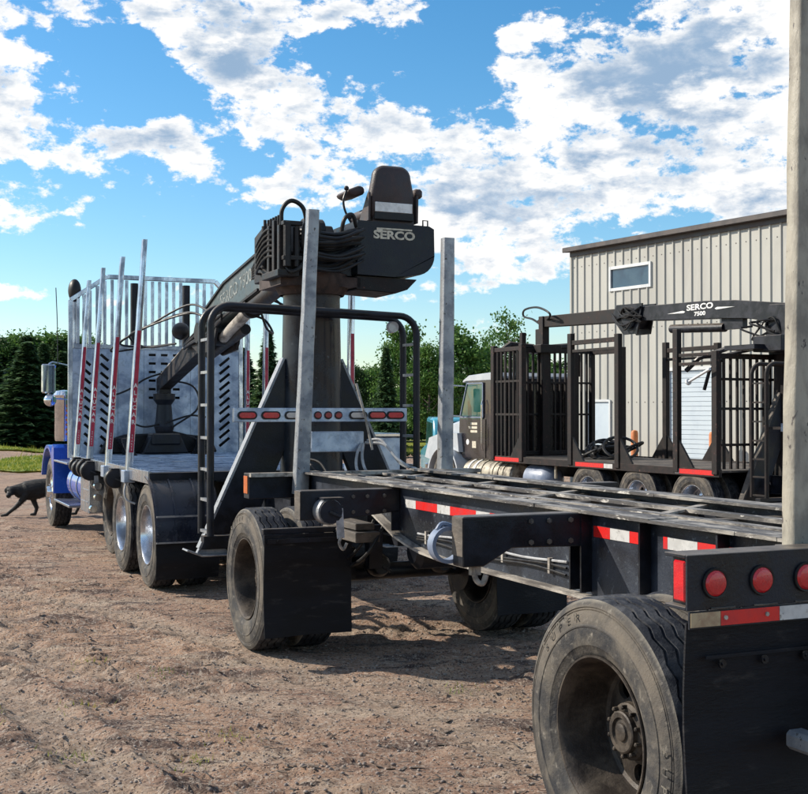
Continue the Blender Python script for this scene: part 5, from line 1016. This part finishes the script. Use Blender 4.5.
mb = MB(); mb.cyl((XD - .2, 2.9, 3.66), (XD + .2, 2.9, 3.66), .20, 24); mb.prism([(2.55, 3.9), (3.3, 3.92), (3.45, 3.7), (3.1, 3.36), (2.7, 3.36)], XD - .16, XD - .13); mb.prism([(2.55, 3.9), (3.3, 3.92), (3.45, 3.7), (3.1, 3.36), (2.7, 3.36)], XD + .13, XD + .16); T.part('elbow', mb, M['black'], smooth=30)
for k in range(9):
    a = random.uniform(2.5, 2.8); b = random.uniform(3.1, 3.5); mb = MB(); mb.tube(catmull([(XD - .17, a, 3.7 + random.uniform(-.15, .15)), (XD - .26, (a + b) / 2, 3.72 + random.uniform(-.3, .25)), (XD - .15, b, 3.68 + random.uniform(-.08, .15))], 7), .017, 6); T.part('hydraulic_hose', mb, M['hose'], smooth=True)
skD = boomD([(3.1, 3.86), (5.9, 3.90), (6.1, 3.82), (5.9, 3.68), (3.1, 3.60)], .2, 'stick_boom', 'brown')
mb = MB(); mb.box(XD - .1, XD + .1, 5.95, 6.15, 3.3, 3.65); mb.box(XD - .25, XD + .25, 5.7, 6.3, 3.15, 3.32); T.part('rotator', mb, M['brown'], bevel=.01)
for s_ in (-1, 1):
    mb = MB(); mb.tube([(XD + s_ * .2, 6.05, 3.25), (XD + s_ * .7, 6.15, 3.3), (XD + s_ * 1.0, 6.2, 3.1), (XD + s_ * 1.05, 6.25, 2.7)], [.09, .09, .07, .04], 8); T.part('grapple_tine', mb, M['brown'])
mb = MB(); mb.tube(catmull([(XD, 5.9, 3.8), (XD - .3, 5.3, 3.9), (XD - .2, 5.9, 4.08), (XD, 6.7, 4.10), (XD + .1, 6.9, 3.98), (XD, 6.4, 3.88), (XD, 6.1, 3.75)], 8), .022, 8); T.part('hydraulic_hose', mb, M['hose'], smooth=True)
mb = MB(); mb.cyl((-.12, -.1, 2.42), (-.12, -.58, 2.60), .022, 12); mb.cyl((-.12, -.07, 2.41), (-.12, -.10, 2.42), .05, 12); T.part('piston_rod', mb, M['wtrim'], smooth=30)
# gnarled debris heap left on the deck
mb = MB(); random.seed(4)
for k in range(16):
    cx0 = 1.3 + random.gauss(0, .12); cy0 = 3.75 + random.gauss(0, .16); r = random.uniform(.16, .34); a = random.uniform(-.5, .5); b = random.uniform(-.6, .6); cz = 1.10 + r * abs(math.sin(b)) * .9 + r * abs(math.sin(a)) * .4
    mb.tube([(cx0 + r * math.cos(t), cy0 + r * math.sin(t) * math.cos(b), max(1.08, cz + r * math.sin(t) * math.sin(b) + r * math.cos(t) * math.sin(a))) for t in [2 * PI * q / 18 for q in range(19)]], .028, 6)
o = T.part('cable_heap', mb, M['hose'], smooth=True)

# ------------------------------------------------------------------ metal building
T = Thing('metal_building', 'tall beige ribbed metal building with brown eave behind the dark truck', 'building', BLD, (0, -5, 0))
ST = .3; openings = [(5, 10, 4.96 + .2, 5.53 + .2), (2, 5, 0, 2.27), (12, 17, 0, 3.04)]; HT = 6.32
def wall_panel(k0, k1):
    mb = MB(); yc = 1.05
    for k in range(k0, k1):
        zs = [(0, HT)]
        for a, b, z0, z1 in openings:
            if a <= k < b:
                zs = [(p, q) for lo, hi in zs for p, q in ((lo, min(hi, z0)), (max(lo, z1), hi)) if q - p > .01]
        y1 = yc - k * ST; y0 = y1 - ST
        sec = [(0, y1), (0, y1 - .135), (-.032, y1 - .155), (-.032, y1 - .195), (0, y1 - .215), (0, y0)]
        for lo, hi in zs:
            vs = [(a, b, lo) for a, b in sec] + [(a, b, hi) for a, b in sec]; mb.add(vs, [(i, i + 1, i + 7, i + 6) for i in range(5)])
    return T.part('wall_panel', mb, M['wall'], recalc=False)
k = 0
while k < 54: wall_panel(k, k + 3); k += 3
mb = MB(); mb.box(.35, 14, 1.0, 1.02, 0, HT); T.part('end_wall', mb, M['wall']); mb = MB(); mb.box(.02, .35, 1.0, 1.05, 0, HT); T.part('corner_post', mb, M['trim'])
mb = MB(); mb.box(-.045, .0, 1.052, 1.12, 0, HT); T.part('corner_trim', mb, M['wall'])
mb = MB(); mb.prism([(-.16, HT + .0), (-.16, HT + .10), (14, HT + 1.5), (14, HT + 1.4)], -15.3, 1.2, 'y'); T.part('roof', mb, M['trim'], bevel=.01)
mb = MB(); mb.box(-.22, -.165, -15.3, 1.24, HT - .0, HT + .13); T.part('gutter', mb, M['trim'], bevel=.012)
mb = MB(); mb.box(-.06, .0, -15.2, 1.1, HT - .12, HT + .02); T.part('eave_trim', mb, M['trim'])
mb = MB()
for z in (.35, 2.2, 4.1, 5.9):
    for k in range(54):
        y = 1.05 - k * ST - .07; 
        if any(a <= k < b and z0 - .05 < z < z1 + .05 for a, b, z0, z1 in openings): continue
        mb.box(-.006, -.0005, y - .012, y + .012, z - .012, z + .012)
scr = T.part('screw', mb, M['trim']); scr['kind'] = 'stuff'
# window
y1, y0 = 1.05 - 5 * ST, 1.05 - 10 * ST
mb = MB(); mb.box(.0, .012, y0, y1, 5.16, 5.73); wn_ = T.part('window', mb, M['wing'])
mb = MB()
for a in ((y0 - .02, y0 + .05, 5.12, 5.77), (y1 - .05, y1 + .02, 5.12, 5.77)): mb.box(-.045, .03, *a)
mb.box(-.045, .03, y0 + .051, y1 - .051, 5.12, 5.20); mb.box(-.045, .03, y0 + .051, y1 - .051, 5.69, 5.77); T.part('window_frame', mb, M['wtrim'], parent=wn_, bevel=.003)
# man door
y1, y0 = 1.05 - 2 * ST, 1.05 - 5 * ST
mb = MB(); mb.box(.0, .04, y0 + .03, y1 - .03, 0.02, 2.22); do = T.part('door', mb, M['door'], bevel=.004)
mb = MB(); mb.box(-.045, .05, y0 - .02, y0 + .03, 0, 2.27); mb.box(-.045, .05, y1 - .03, y1 + .02, 0, 2.27); mb.box(-.045, .05, y0 + .031, y1 - .031, 2.22, 2.28); T.part('door_frame', mb, M['wtrim'], parent=do)
mb = MB(); mb.tube([(-.01, y0 + .10, 1.02), (-.05, y0 + .10, 1.02), (-.05, y0 + .2, 1.02)], .012, 8); T.part('door_handle', mb, M['chrome'], parent=do)
# roller door of slats
y1, y0 = 1.05 - 12 * ST, 1.05 - 17 * ST
mb = MB(); mb.box(.03, .05, y0 + .04, y1 - .04, 0, 3.0); rd = T.part('roller_door', mb, M['door'])
z = .02
while z < 2.95: mb = MB(); mb.box(.008, .029, y0 + .045, y1 - .045, z, z + .108); T.part('slat', mb, M['door'], parent=rd, bevel=.006); z += .115
mb = MB(); mb.box(-.045, .05, y0 - .03, y0 + .04, 0, 3.04); mb.box(-.045, .05, y1 - .04, y1 + .03, 0, 3.04); mb.box(-.045, .05, y0 + .041, y1 - .041, 2.97, 3.05); T.part('door_frame', mb, M['wtrim'], parent=rd)
def bollard(y, lab):
    B = Thing('bollard', lab, 'bollard', BLD, (-.5, y, 0), 'orange bollards beside the roller door'); mb = MB(); mb.lathe([(0, .09), (1.42, .09), (1.48, .07), (1.5, 0)], (-.5, y, 0), 'z', 20); B.part('post', mb, M['bol'], smooth=30)
    mb = MB(); mb.lathe([(0, .13), (.05, .13), (.06, .091)], (-.5, y, 0), 'z', 20); B.part('footing', mb, M['conc'], smooth=30)
bollard(-1.86, 'orange bollard on the left side of the pale roller door'); bollard(-4.45, 'orange bollard on the right side of the roller door, behind the rear rack')
mb = MB(); mb.box(-1.3, -.05, -15, 1.3, -.3, .03); T0 = Thing('apron', 'x', 'x', BLD, (0, -5, 0)); ap = T0.part('concrete_apron', mb, M['conc']); wm = T0.root.matrix_basis.copy(); ap.parent = None; ap.matrix_basis = wm; bpy.data.objects.remove(T0.root); tag(ap, 'concrete strip along the foot of the metal building', kind='structure')

# ------------------------------------------------------------------ turquoise car behind the dark truck
T = Thing('parked_car', 'turquoise car glimpsed between the ladder hoop and the right front trailer stake', 'car', ((.70, 31.), 3, -.2), (.9, 2, 0))
mb = MB(); mb.prism([(0, .3), (0, .95), (.6, 1.05), (2.9, 1.02), (4.1, .88), (4.2, .3)], 0, 1.8); bd = T.part('body', mb, M['teal'], bevel=.06, smooth=40)
mb = MB(); mb.prism([(.15, 1.0), (.35, 1.78), (2.6, 1.82), (3.2, 1.0)], .08, 1.72); T.part('cabin', mb, M['teal'], bevel=.05, smooth=40)
for x in (.068, 1.722): mb = MB(); mb.prism([(.45, 1.08), (.6, 1.66), (2.45, 1.70), (2.9, 1.08)], x, x + .01); T.part('side_window', mb, M['glass'])
mb = MB(); mb.prism([(.158, 1.12), (.315, 1.70), (.305, 1.70), (.145, 1.12)], .25, 1.55); T.part('rear_window', mb, M['glass'])
for y in (.8, 3.4):
    for x in (.1, 1.7):
        o = T.put('wheel', RM[('steer', 'a')], (x, y, .33), (0, 0, 0 if x < 1 else PI)); o.scale = (.75, .63, .63); link('tyre', TY, o)
for x in (.12, 1.48): mb = MB(); mb.box(x, x + .2, -.012, -.001, .68, .82); T.part('tail_lamp', mb, M['red'])

# ------------------------------------------------------------------ dog
def dog_body():
    mb = MB()
    def limb(pts, rs, n=12):
        P = catmull(pts, 5); m = len(P) - 1; R_ = []
        for i in range(len(P)): t = i / m * (len(rs) - 1); k = min(int(t), len(rs) - 2); R_.append(rs[k] + (rs[k + 1] - rs[k]) * (t - k))
        mb.tube(P, R_, n); mb.sphere(P[0], R_[0], 10, 8); mb.sphere(P[-1], R_[-1], 10, 8)
    limb([(.70, .02, .57), (.45, 0, .53), (.20, 0, .48), (.04, -.01, .445), (-.06, -.03, .42)], [.105, .115, .145, .15, .11], 18)      # trunk
    limb([(.45, 0, .46), (.22, 0, .42), (.08, 0, .38)], [.10, .13, .11], 16)                                                         # deep chest
    limb([(.02, -.02, .47), (-.10, -.05, .46), (-.18, -.08, .44)], [.11, .085, .075], 14)                                             # neck
    limb([(-.18, -.07, .445), (-.20, -.12, .44)], [.078, .07], 14); limb([(-.205, -.14, .42), (-.225, -.24, .365)], [.052, .038], 12)  # skull, muzzle towards the camera
    limb([(.04, -.09, .38), (-.03, -.10, .27), (-.13, -.10, .16), (-.26, -.10, .05)], [.065, .048, .036, .028]); limb([(-.26, -.10, .04), (-.35, -.10, .025)], [.03, .022])
    limb([(.12, .09, .36), (.15, .09, .24), (.19, .09, .13), (.17, .09, .04)], [.065, .046, .034, .028]); limb([(.17, .09, .03), (.10, .09, .022)], [.03, .022])
    for s_, dx in ((-1, 0), (1, .16)):
        limb([(.66, s_ * .08, .47), (.58 + dx, s_ * .09, .30), (.72 + dx, s_ * .09, .17), (.68 + dx, s_ * .09, .04)], [.10, .06, .032, .028]); limb([(.68 + dx, s_ * .09, .03), (.60 + dx, s_ * .09, .022)], [.03, .022])
    limb([(.78, .02, .58), (.90, .03, .52), (1.02, .04, .42)], [.035, .026, .012], 8)
    for e in (-1, 1):       # folded ears
        limb([(-.185 + e * .065, -.10, .49), (-.185 + e * .10, -.12, .455), (-.185 + e * .095, -.13, .41)], [.028, .026, .012], 8)
    me = mb.mesh('body', M['fur']); o = bpy.data.objects.new('tmp', me); COL.objects.link(o)
    r_ = o.modifiers.new('r', 'REMESH'); r_.mode = 'VOXEL'; r_.voxel_size = .011; r_.use_smooth_shade = True; k = o.modifiers.new('s', 'SMOOTH'); k.iterations = 5; k.factor = .5
    dg = bpy.context.evaluated_depsgraph_get(); dg.update(); m2 = bpy.data.meshes.new_from_object(o.evaluated_get(dg)); bpy.data.objects.remove(o); m2.name = 'body'
    m2.materials.clear(); m2.materials.append(M['fur'])
    for p in m2.polygons: p.use_smooth = True; p.material_index = 0
    return m2
DX, DY = -6.42, 20.3
root = link('dog', None, None, (DX, DY, float(ground_height(DX, DY)) + .0), (0, 0, R(10))); root.scale = (1.0,) * 3; tag(root, 'black dog stepping out from behind the front wheel of the blue truck', 'dog')
DB = dog_body(); link('body', DB, root)
co = np.empty(len(DB.vertices) * 3, np.float32); DB.vertices.foreach_get('co', co); co = co.reshape(-1, 3); no = np.empty(len(DB.vertices) * 3, np.float32); DB.vertices.foreach_get('normal', no); no = no.reshape(-1, 3)
kk = rng.integers(0, len(co), 12000); P0 = co[kk]; ok = P0[:, 2] > .12; P0 = P0[ok]; NN = no[kk][ok]; m_ = len(P0); fl = NN * .45 + np.array([.8, 0, -.35]) + rng.normal(0, .25, (m_, 3)); fl /= np.linalg.norm(fl, axis=1)[:, None]; sd_ = np.cross(fl, NN); sd_ /= np.linalg.norm(sd_, axis=1)[:, None] + 1e-6
VV = np.stack([P0 - sd_ * .0022, P0 + sd_ * .0022, P0 + NN * .004 + fl * rng.uniform(.012, .026, (m_, 1))], 1).reshape(-1, 3); fm = np_mesh('fur', VV, np.arange(len(VV)).reshape(-1, 3), 3); fm.materials.append(M['fur']); fo = link('fur', fm, root); fo['kind'] = 'stuff'
mb = MB(); mb.sphere((-.226, -.27, .375), .018, 10, 8, (1.1, .8, .8)); link('nose', mb.mesh('nose', M['hose'], smooth=True), root)
mb = MB(); mb.sphere((-.222, -.235, .352), .026, 10, 8, (1, 1.1, .6)); link('muzzle', mb.mesh('muzzle', M['greyfur'], smooth=True), root)
for e in (-1, 1): mb = MB(); mb.sphere((-.207 + e * .034, -.178, .452), .010, 8, 6); link('eye', mb.mesh('eye', M['rim'], smooth=True), root)

# ------------------------------------------------------------------ trees
def spruce_mesh(seed, H=7., W=2.1, n=9000):
    r = np.random.default_rng(seed); V = []; 
    lv = 30; faces = []
    t = r.random(n) ** 1.35; nb = 11
    br = (np.floor(t * lv) + r.random(n) * .25) / lv; z = .25 + br * (H - .35)
    ang = (np.floor(r.random(n) * nb) / nb * 2 * PI) + np.floor(t * lv) * 1.7 + r.normal(0, .13, n)
    rad = W * (1 - br) ** 1.0 * r.uniform(.8, 1.15, n) * (.78 + .3 * np.sin(np.floor(t * lv) * 2.7 + ang * 2.) + .12 * np.sin(seed * 5 + br * 9 + ang)) + .06; q = np.sqrt(r.random(n)) ; rr = rad * q
    x = rr * np.cos(ang); y = rr * np.sin(ang); zz = z - rr * .22 + r.normal(0, .06, n) + (q ** 3) * .12
    l = r.uniform(.14, .38, n) * (.7 + .5 * (1 - br)); w = l * r.uniform(.25, .5, n); a2 = ang + r.normal(0, .7, n)
    dx, dy = np.cos(a2), np.sin(a2); dz = r.uniform(-.6, .15, n)
    p0 = np.stack([x - dy * w, y + dx * w, zz + r.normal(0, .04, n)], 1); p1 = np.stack([x + dy * w, y - dx * w, zz + r.normal(0, .04, n)], 1); p2 = np.stack([x + dx * l, y + dy * l, zz + dz * l], 1)
    V = np.stack([p0, p1, p2], 1).reshape(-1, 3); me = np_mesh('crown', V, np.arange(len(V)).reshape(-1, 3), 3); me.materials.append(M['needle']); 
    mb = MB(); mb.tube([(0, 0, -.2), (0, 0, H * .5), (0, 0, H * .97)], [.14, .08, .02], 8); return me, mb.mesh('trunk', M['bark'], smooth=True)
def leafy_mesh(seed, H=7., W=2.2, n=8000, leaf='leaf', barkm='bark', narrow=1.0, low=.18):
    r = np.random.default_rng(seed); rd = random.Random(seed); mb = MB(); tips = []
    tp = [(0, 0, -.2), (rd.uniform(-.1, .1), rd.uniform(-.1, .1), H * .3), (rd.uniform(-.2, .2), rd.uniform(-.2, .2), H * .6), (rd.uniform(-.3, .3), rd.uniform(-.3, .3), H * .93)]; mb.tube(catmull(tp, 4), [.13 * (1 - i / 13.) + .015 for i in range(13)], 8)
    for k in range(26):
        t = low + (1 - low) * (k + rd.random()) / 26 * .95; a = k * 2.4 + rd.random(); z0 = H * t * .9; ln = W * narrow * (1.05 - abs(t - .42) * 1.25) * rd.uniform(.6, 1.1); ln = max(ln, .3)
        p0 = (tp[2][0] * t, tp[2][1] * t, z0); p2 = (p0[0] + math.cos(a) * ln, p0[1] + math.sin(a) * ln, z0 + ln * rd.uniform(.35, .8)); p1 = ((p0[0] + p2[0]) / 2, (p0[1] + p2[1]) / 2, (p0[2] + p2[2]) / 2 + .1)
        mb.tube([p0, p1, p2], [.04, .025, .008], 5); tips += [p2, p1, ((p1[0] + p2[0]) / 2, (p1[1] + p2[1]) / 2, (p1[2] + p2[2]) / 2)]
    tips.append(tp[3]); tips = np.array(tips); c = tips[r.integers(0, len(tips), n)]; sp = r.normal(0, 1, (n, 3)) * np.array([.30, .30, .24]) * (W / 2.2) * r.uniform(.4, 1.25, (n, 1)); P_ = c + sp
    s_ = r.uniform(.05, .11, n) * (W / 2.2) ** .5; d1 = r.normal(0, 1, (n, 3)); d1 /= np.linalg.norm(d1, axis=1)[:, None]; d2 = np.cross(d1, r.normal(0, 1, (n, 3))); d2 /= np.linalg.norm(d2, axis=1)[:, None]
    V = np.stack([P_ - d1 * s_[:, None], P_ + d2 * s_[:, None] * .7, P_ + d1 * s_[:, None], P_ - d2 * s_[:, None] * .7], 1).reshape(-1, 3)
    me = np_mesh('crown', V, np.arange(len(V)).reshape(-1, 4), 4); me.materials.append(M[leaf]); return me, mb.mesh('trunk', M[barkm], smooth=True)
def tree(kind, meshes, px, Y, top, wscale, label, cat, group=None, hb=7., rot=None):
    """px: where it stands (photo column at distance Y), top: height in metres"""
    X = (px - 404) / 1200 * Y; o = link(kind, None, None, (X, Y, float(ground_height(X, Y))), (0, 0, random.uniform(0, 6.28) if rot is None else rot)); k = top / hb; o.scale = (k * wscale, k * wscale, k)
    tag(o, label, cat, group); link('crown', meshes[0], o); link('trunk', meshes[1], o); return o
random.seed(21)
SP = [spruce_mesh(1, n=14000), spruce_mesh(2, W=1.9, n=13000), spruce_mesh(3, W=1.6, n=12000)]
LF = [leafy_mesh(11, n=14000), leafy_mesh(12, n=13000, leaf='leaf2'), leafy_mesh(13, n=12000, narrow=.75, barkm='birch')]
LFs = leafy_mesh(14, n=3000, barkm='birch', narrow=.8)
def hz(ytop, Y): return 1.75 + (412 - ytop) / 1200 * Y + .2
tree('spruce_tree', SP[0], 27, 64, hz(341, 64), 1.75, 'largest dark spruce at the far left, standing in front of the tree line', 'spruce')
tree('spruce_tree', SP[1], 62, 66, hz(350, 66), 1.5, 'dark spruce just left of the truck mirror', 'spruce')
tree('spruce_tree', SP[2], -10, 66, hz(350, 66), 1.8, 'dark spruce cut by the left edge of the photo', 'spruce')
ORD = ['first', 'second', 'third', 'fourth', 'fifth', 'sixth', 'seventh', 'eighth']
row = ((-44, 340, 72, 1.4), (-26, 338, 75, 1.4), (-2, 335, 76, 1.3), (12, 333, 75, 1.3), (28, 335, 76, 1.4), (43, 334, 74, 1.3), (56, 336, 75, 1.3), (70, 334, 76, 1.3), (88, 338, 74, 1.4))
for i, (px, yt, Y, w) in enumerate(row):
    vis = i - 2; lab = ('farther', 'nearer')[i % 2] + ' of two dark row spruces standing just outside the left edge' if vis < 0 else ORD[vis] + ' from the left edge of the dark spruces rowed behind the largest one'
    tree('spruce_tree', SP[i % 3], px + (i * 37 % 7 - 3), Y, hz(yt + (0, 9, 3, 12, -1, 8, 2, 10, 5)[i], Y), w, lab, 'spruce', 'dark spruces of the far left tree line')
for i, (px, yt) in enumerate(((-16, 336), (6, 338), (22, 334), (37, 339), (50, 335), (64, 338), (79, 335))):
    tree('leafy_tree', LF[i % 2], px, 77, hz(yt - 3, 77), (1.3, 1.6, 1.1)[i % 3], ORD[i] + ' from the left of the mid green leafy trees poking up between the dark spruces', 'tree')
for i, (px, yt, Y, w, lab) in enumerate(((112, 348, 76, 1.6, 'spruce tip peeping over the headboard between the left stakes'), (165, 349, 73, 1.5, 'spruce tip peeping over the middle of the headboard'), (208, 347, 73, 1.4, 'spruce tip seen behind the boom elbow over the headboard'))): tree('spruce_tree', SP[i % 3], px, Y, hz(yt, Y), w, lab, 'spruce')
tree('spruce_tree', SP[2], 268, 62, hz(330, 62), 1.1, 'narrow spruce seen between the pink-lettered stakes right of the headboard', 'spruce')
tree('spruce_tree', SP[1], 244, 66, hz(346, 66), 1.3, 'low dark spruce just right of the headboard', 'spruce')
tree('spruce_tree', SP[0], 290, 68, hz(344, 68), 1.3, 'dark spruce behind the left outrigger leg', 'spruce')
tree('spruce_tree', SP[2], 386, 52, hz(345, 52), .85, 'slender dark spruce framed by the right ladder hoop', 'spruce')
tree('leafy_tree', LF[1], 356, 58, hz(362, 58), .8, 'dark green leafy tree left of the slender spruce', 'tree')
tree('leafy_tree', LF[0], 404, 56, hz(324, 56), .85, 'light green leafy tree behind the right ladder hoop', 'tree')
tree('leafy_tree', LF[0], 428, 54, hz(342, 54), .95, 'bright green leafy tree left of the right front stake', 'tree')
tree('leafy_tree', LF[2], 458, 56, hz(320, 56), 1.15, 'tall bright green tree right of the right front stake', 'tree')
tree('leafy_tree', LF[1], 480, 60, hz(346, 60), .95, 'green tree above the dark truck cab roof', 'tree')
tree('birch_tree', LFs, 508, 60, hz(306, 60), .85, 'loose topped birch rising above the dark truck rack', 'birch')
tree('birch_tree', LFs, 489, 64, hz(326, 64), .6, 'thin spindly birch left of the loose topped birch', 'birch')
tree('leafy_tree', LF[1], 530, 62, hz(350, 62), .9, 'leafy tree hidden behind the dark truck front rack', 'tree')
for px, yt, Y, lab in ((316, 362, 66, 'leafy tree hidden behind the loader post'), (340, 370, 64, 'low leafy tree between the loader post and the right outrigger leg'), (372, 366, 66, 'low leafy tree just right of the outrigger leg'), (418, 360, 66, 'low leafy tree between the right ladder hoop and the stake'), (445, 362, 64, 'low leafy tree directly behind the right front stake'), (500, 358, 68, 'low leafy tree behind the dark truck cab'), (550, 358, 66, 'low leafy tree behind the bars of the dark truck')): tree('leafy_tree', LF[px % 2], px, Y, hz(yt, Y), 1.2, lab, 'tree')
# undergrowth that reads as one mass behind the trees
n = 60000; r_ = rng; xx = r_.uniform(-40, 26, n); yy = 78 + r_.normal(0, 1.2, n); top = 2.2 + 1.6 * fbm(xx * .35, yy * 0, 3, 77) ; top = np.where(xx < -14, top + 1.2, top); zz = r_.random(n) * top; s_ = r_.uniform(.08, .2, n)
d1 = r_.normal(0, 1, (n, 3)); d1 /= np.linalg.norm(d1, axis=1)[:, None]; d2 = np.cross(d1, r_.normal(0, 1, (n, 3))); d2 /= np.linalg.norm(d2, axis=1)[:, None]; P_ = np.stack([xx, yy, zz], 1)
V = np.stack([P_ - d1 * s_[:, None], P_ + d2 * s_[:, None], P_ + d1 * s_[:, None], P_ - d2 * s_[:, None]], 1).reshape(-1, 3); me = np_mesh('undergrowth', V, np.arange(len(V)).reshape(-1, 4), 4); me.materials.append(M['leaf2'])
tag(link('undergrowth', me), 'dense green undergrowth behind the trees', 'bushes', kind='stuff')
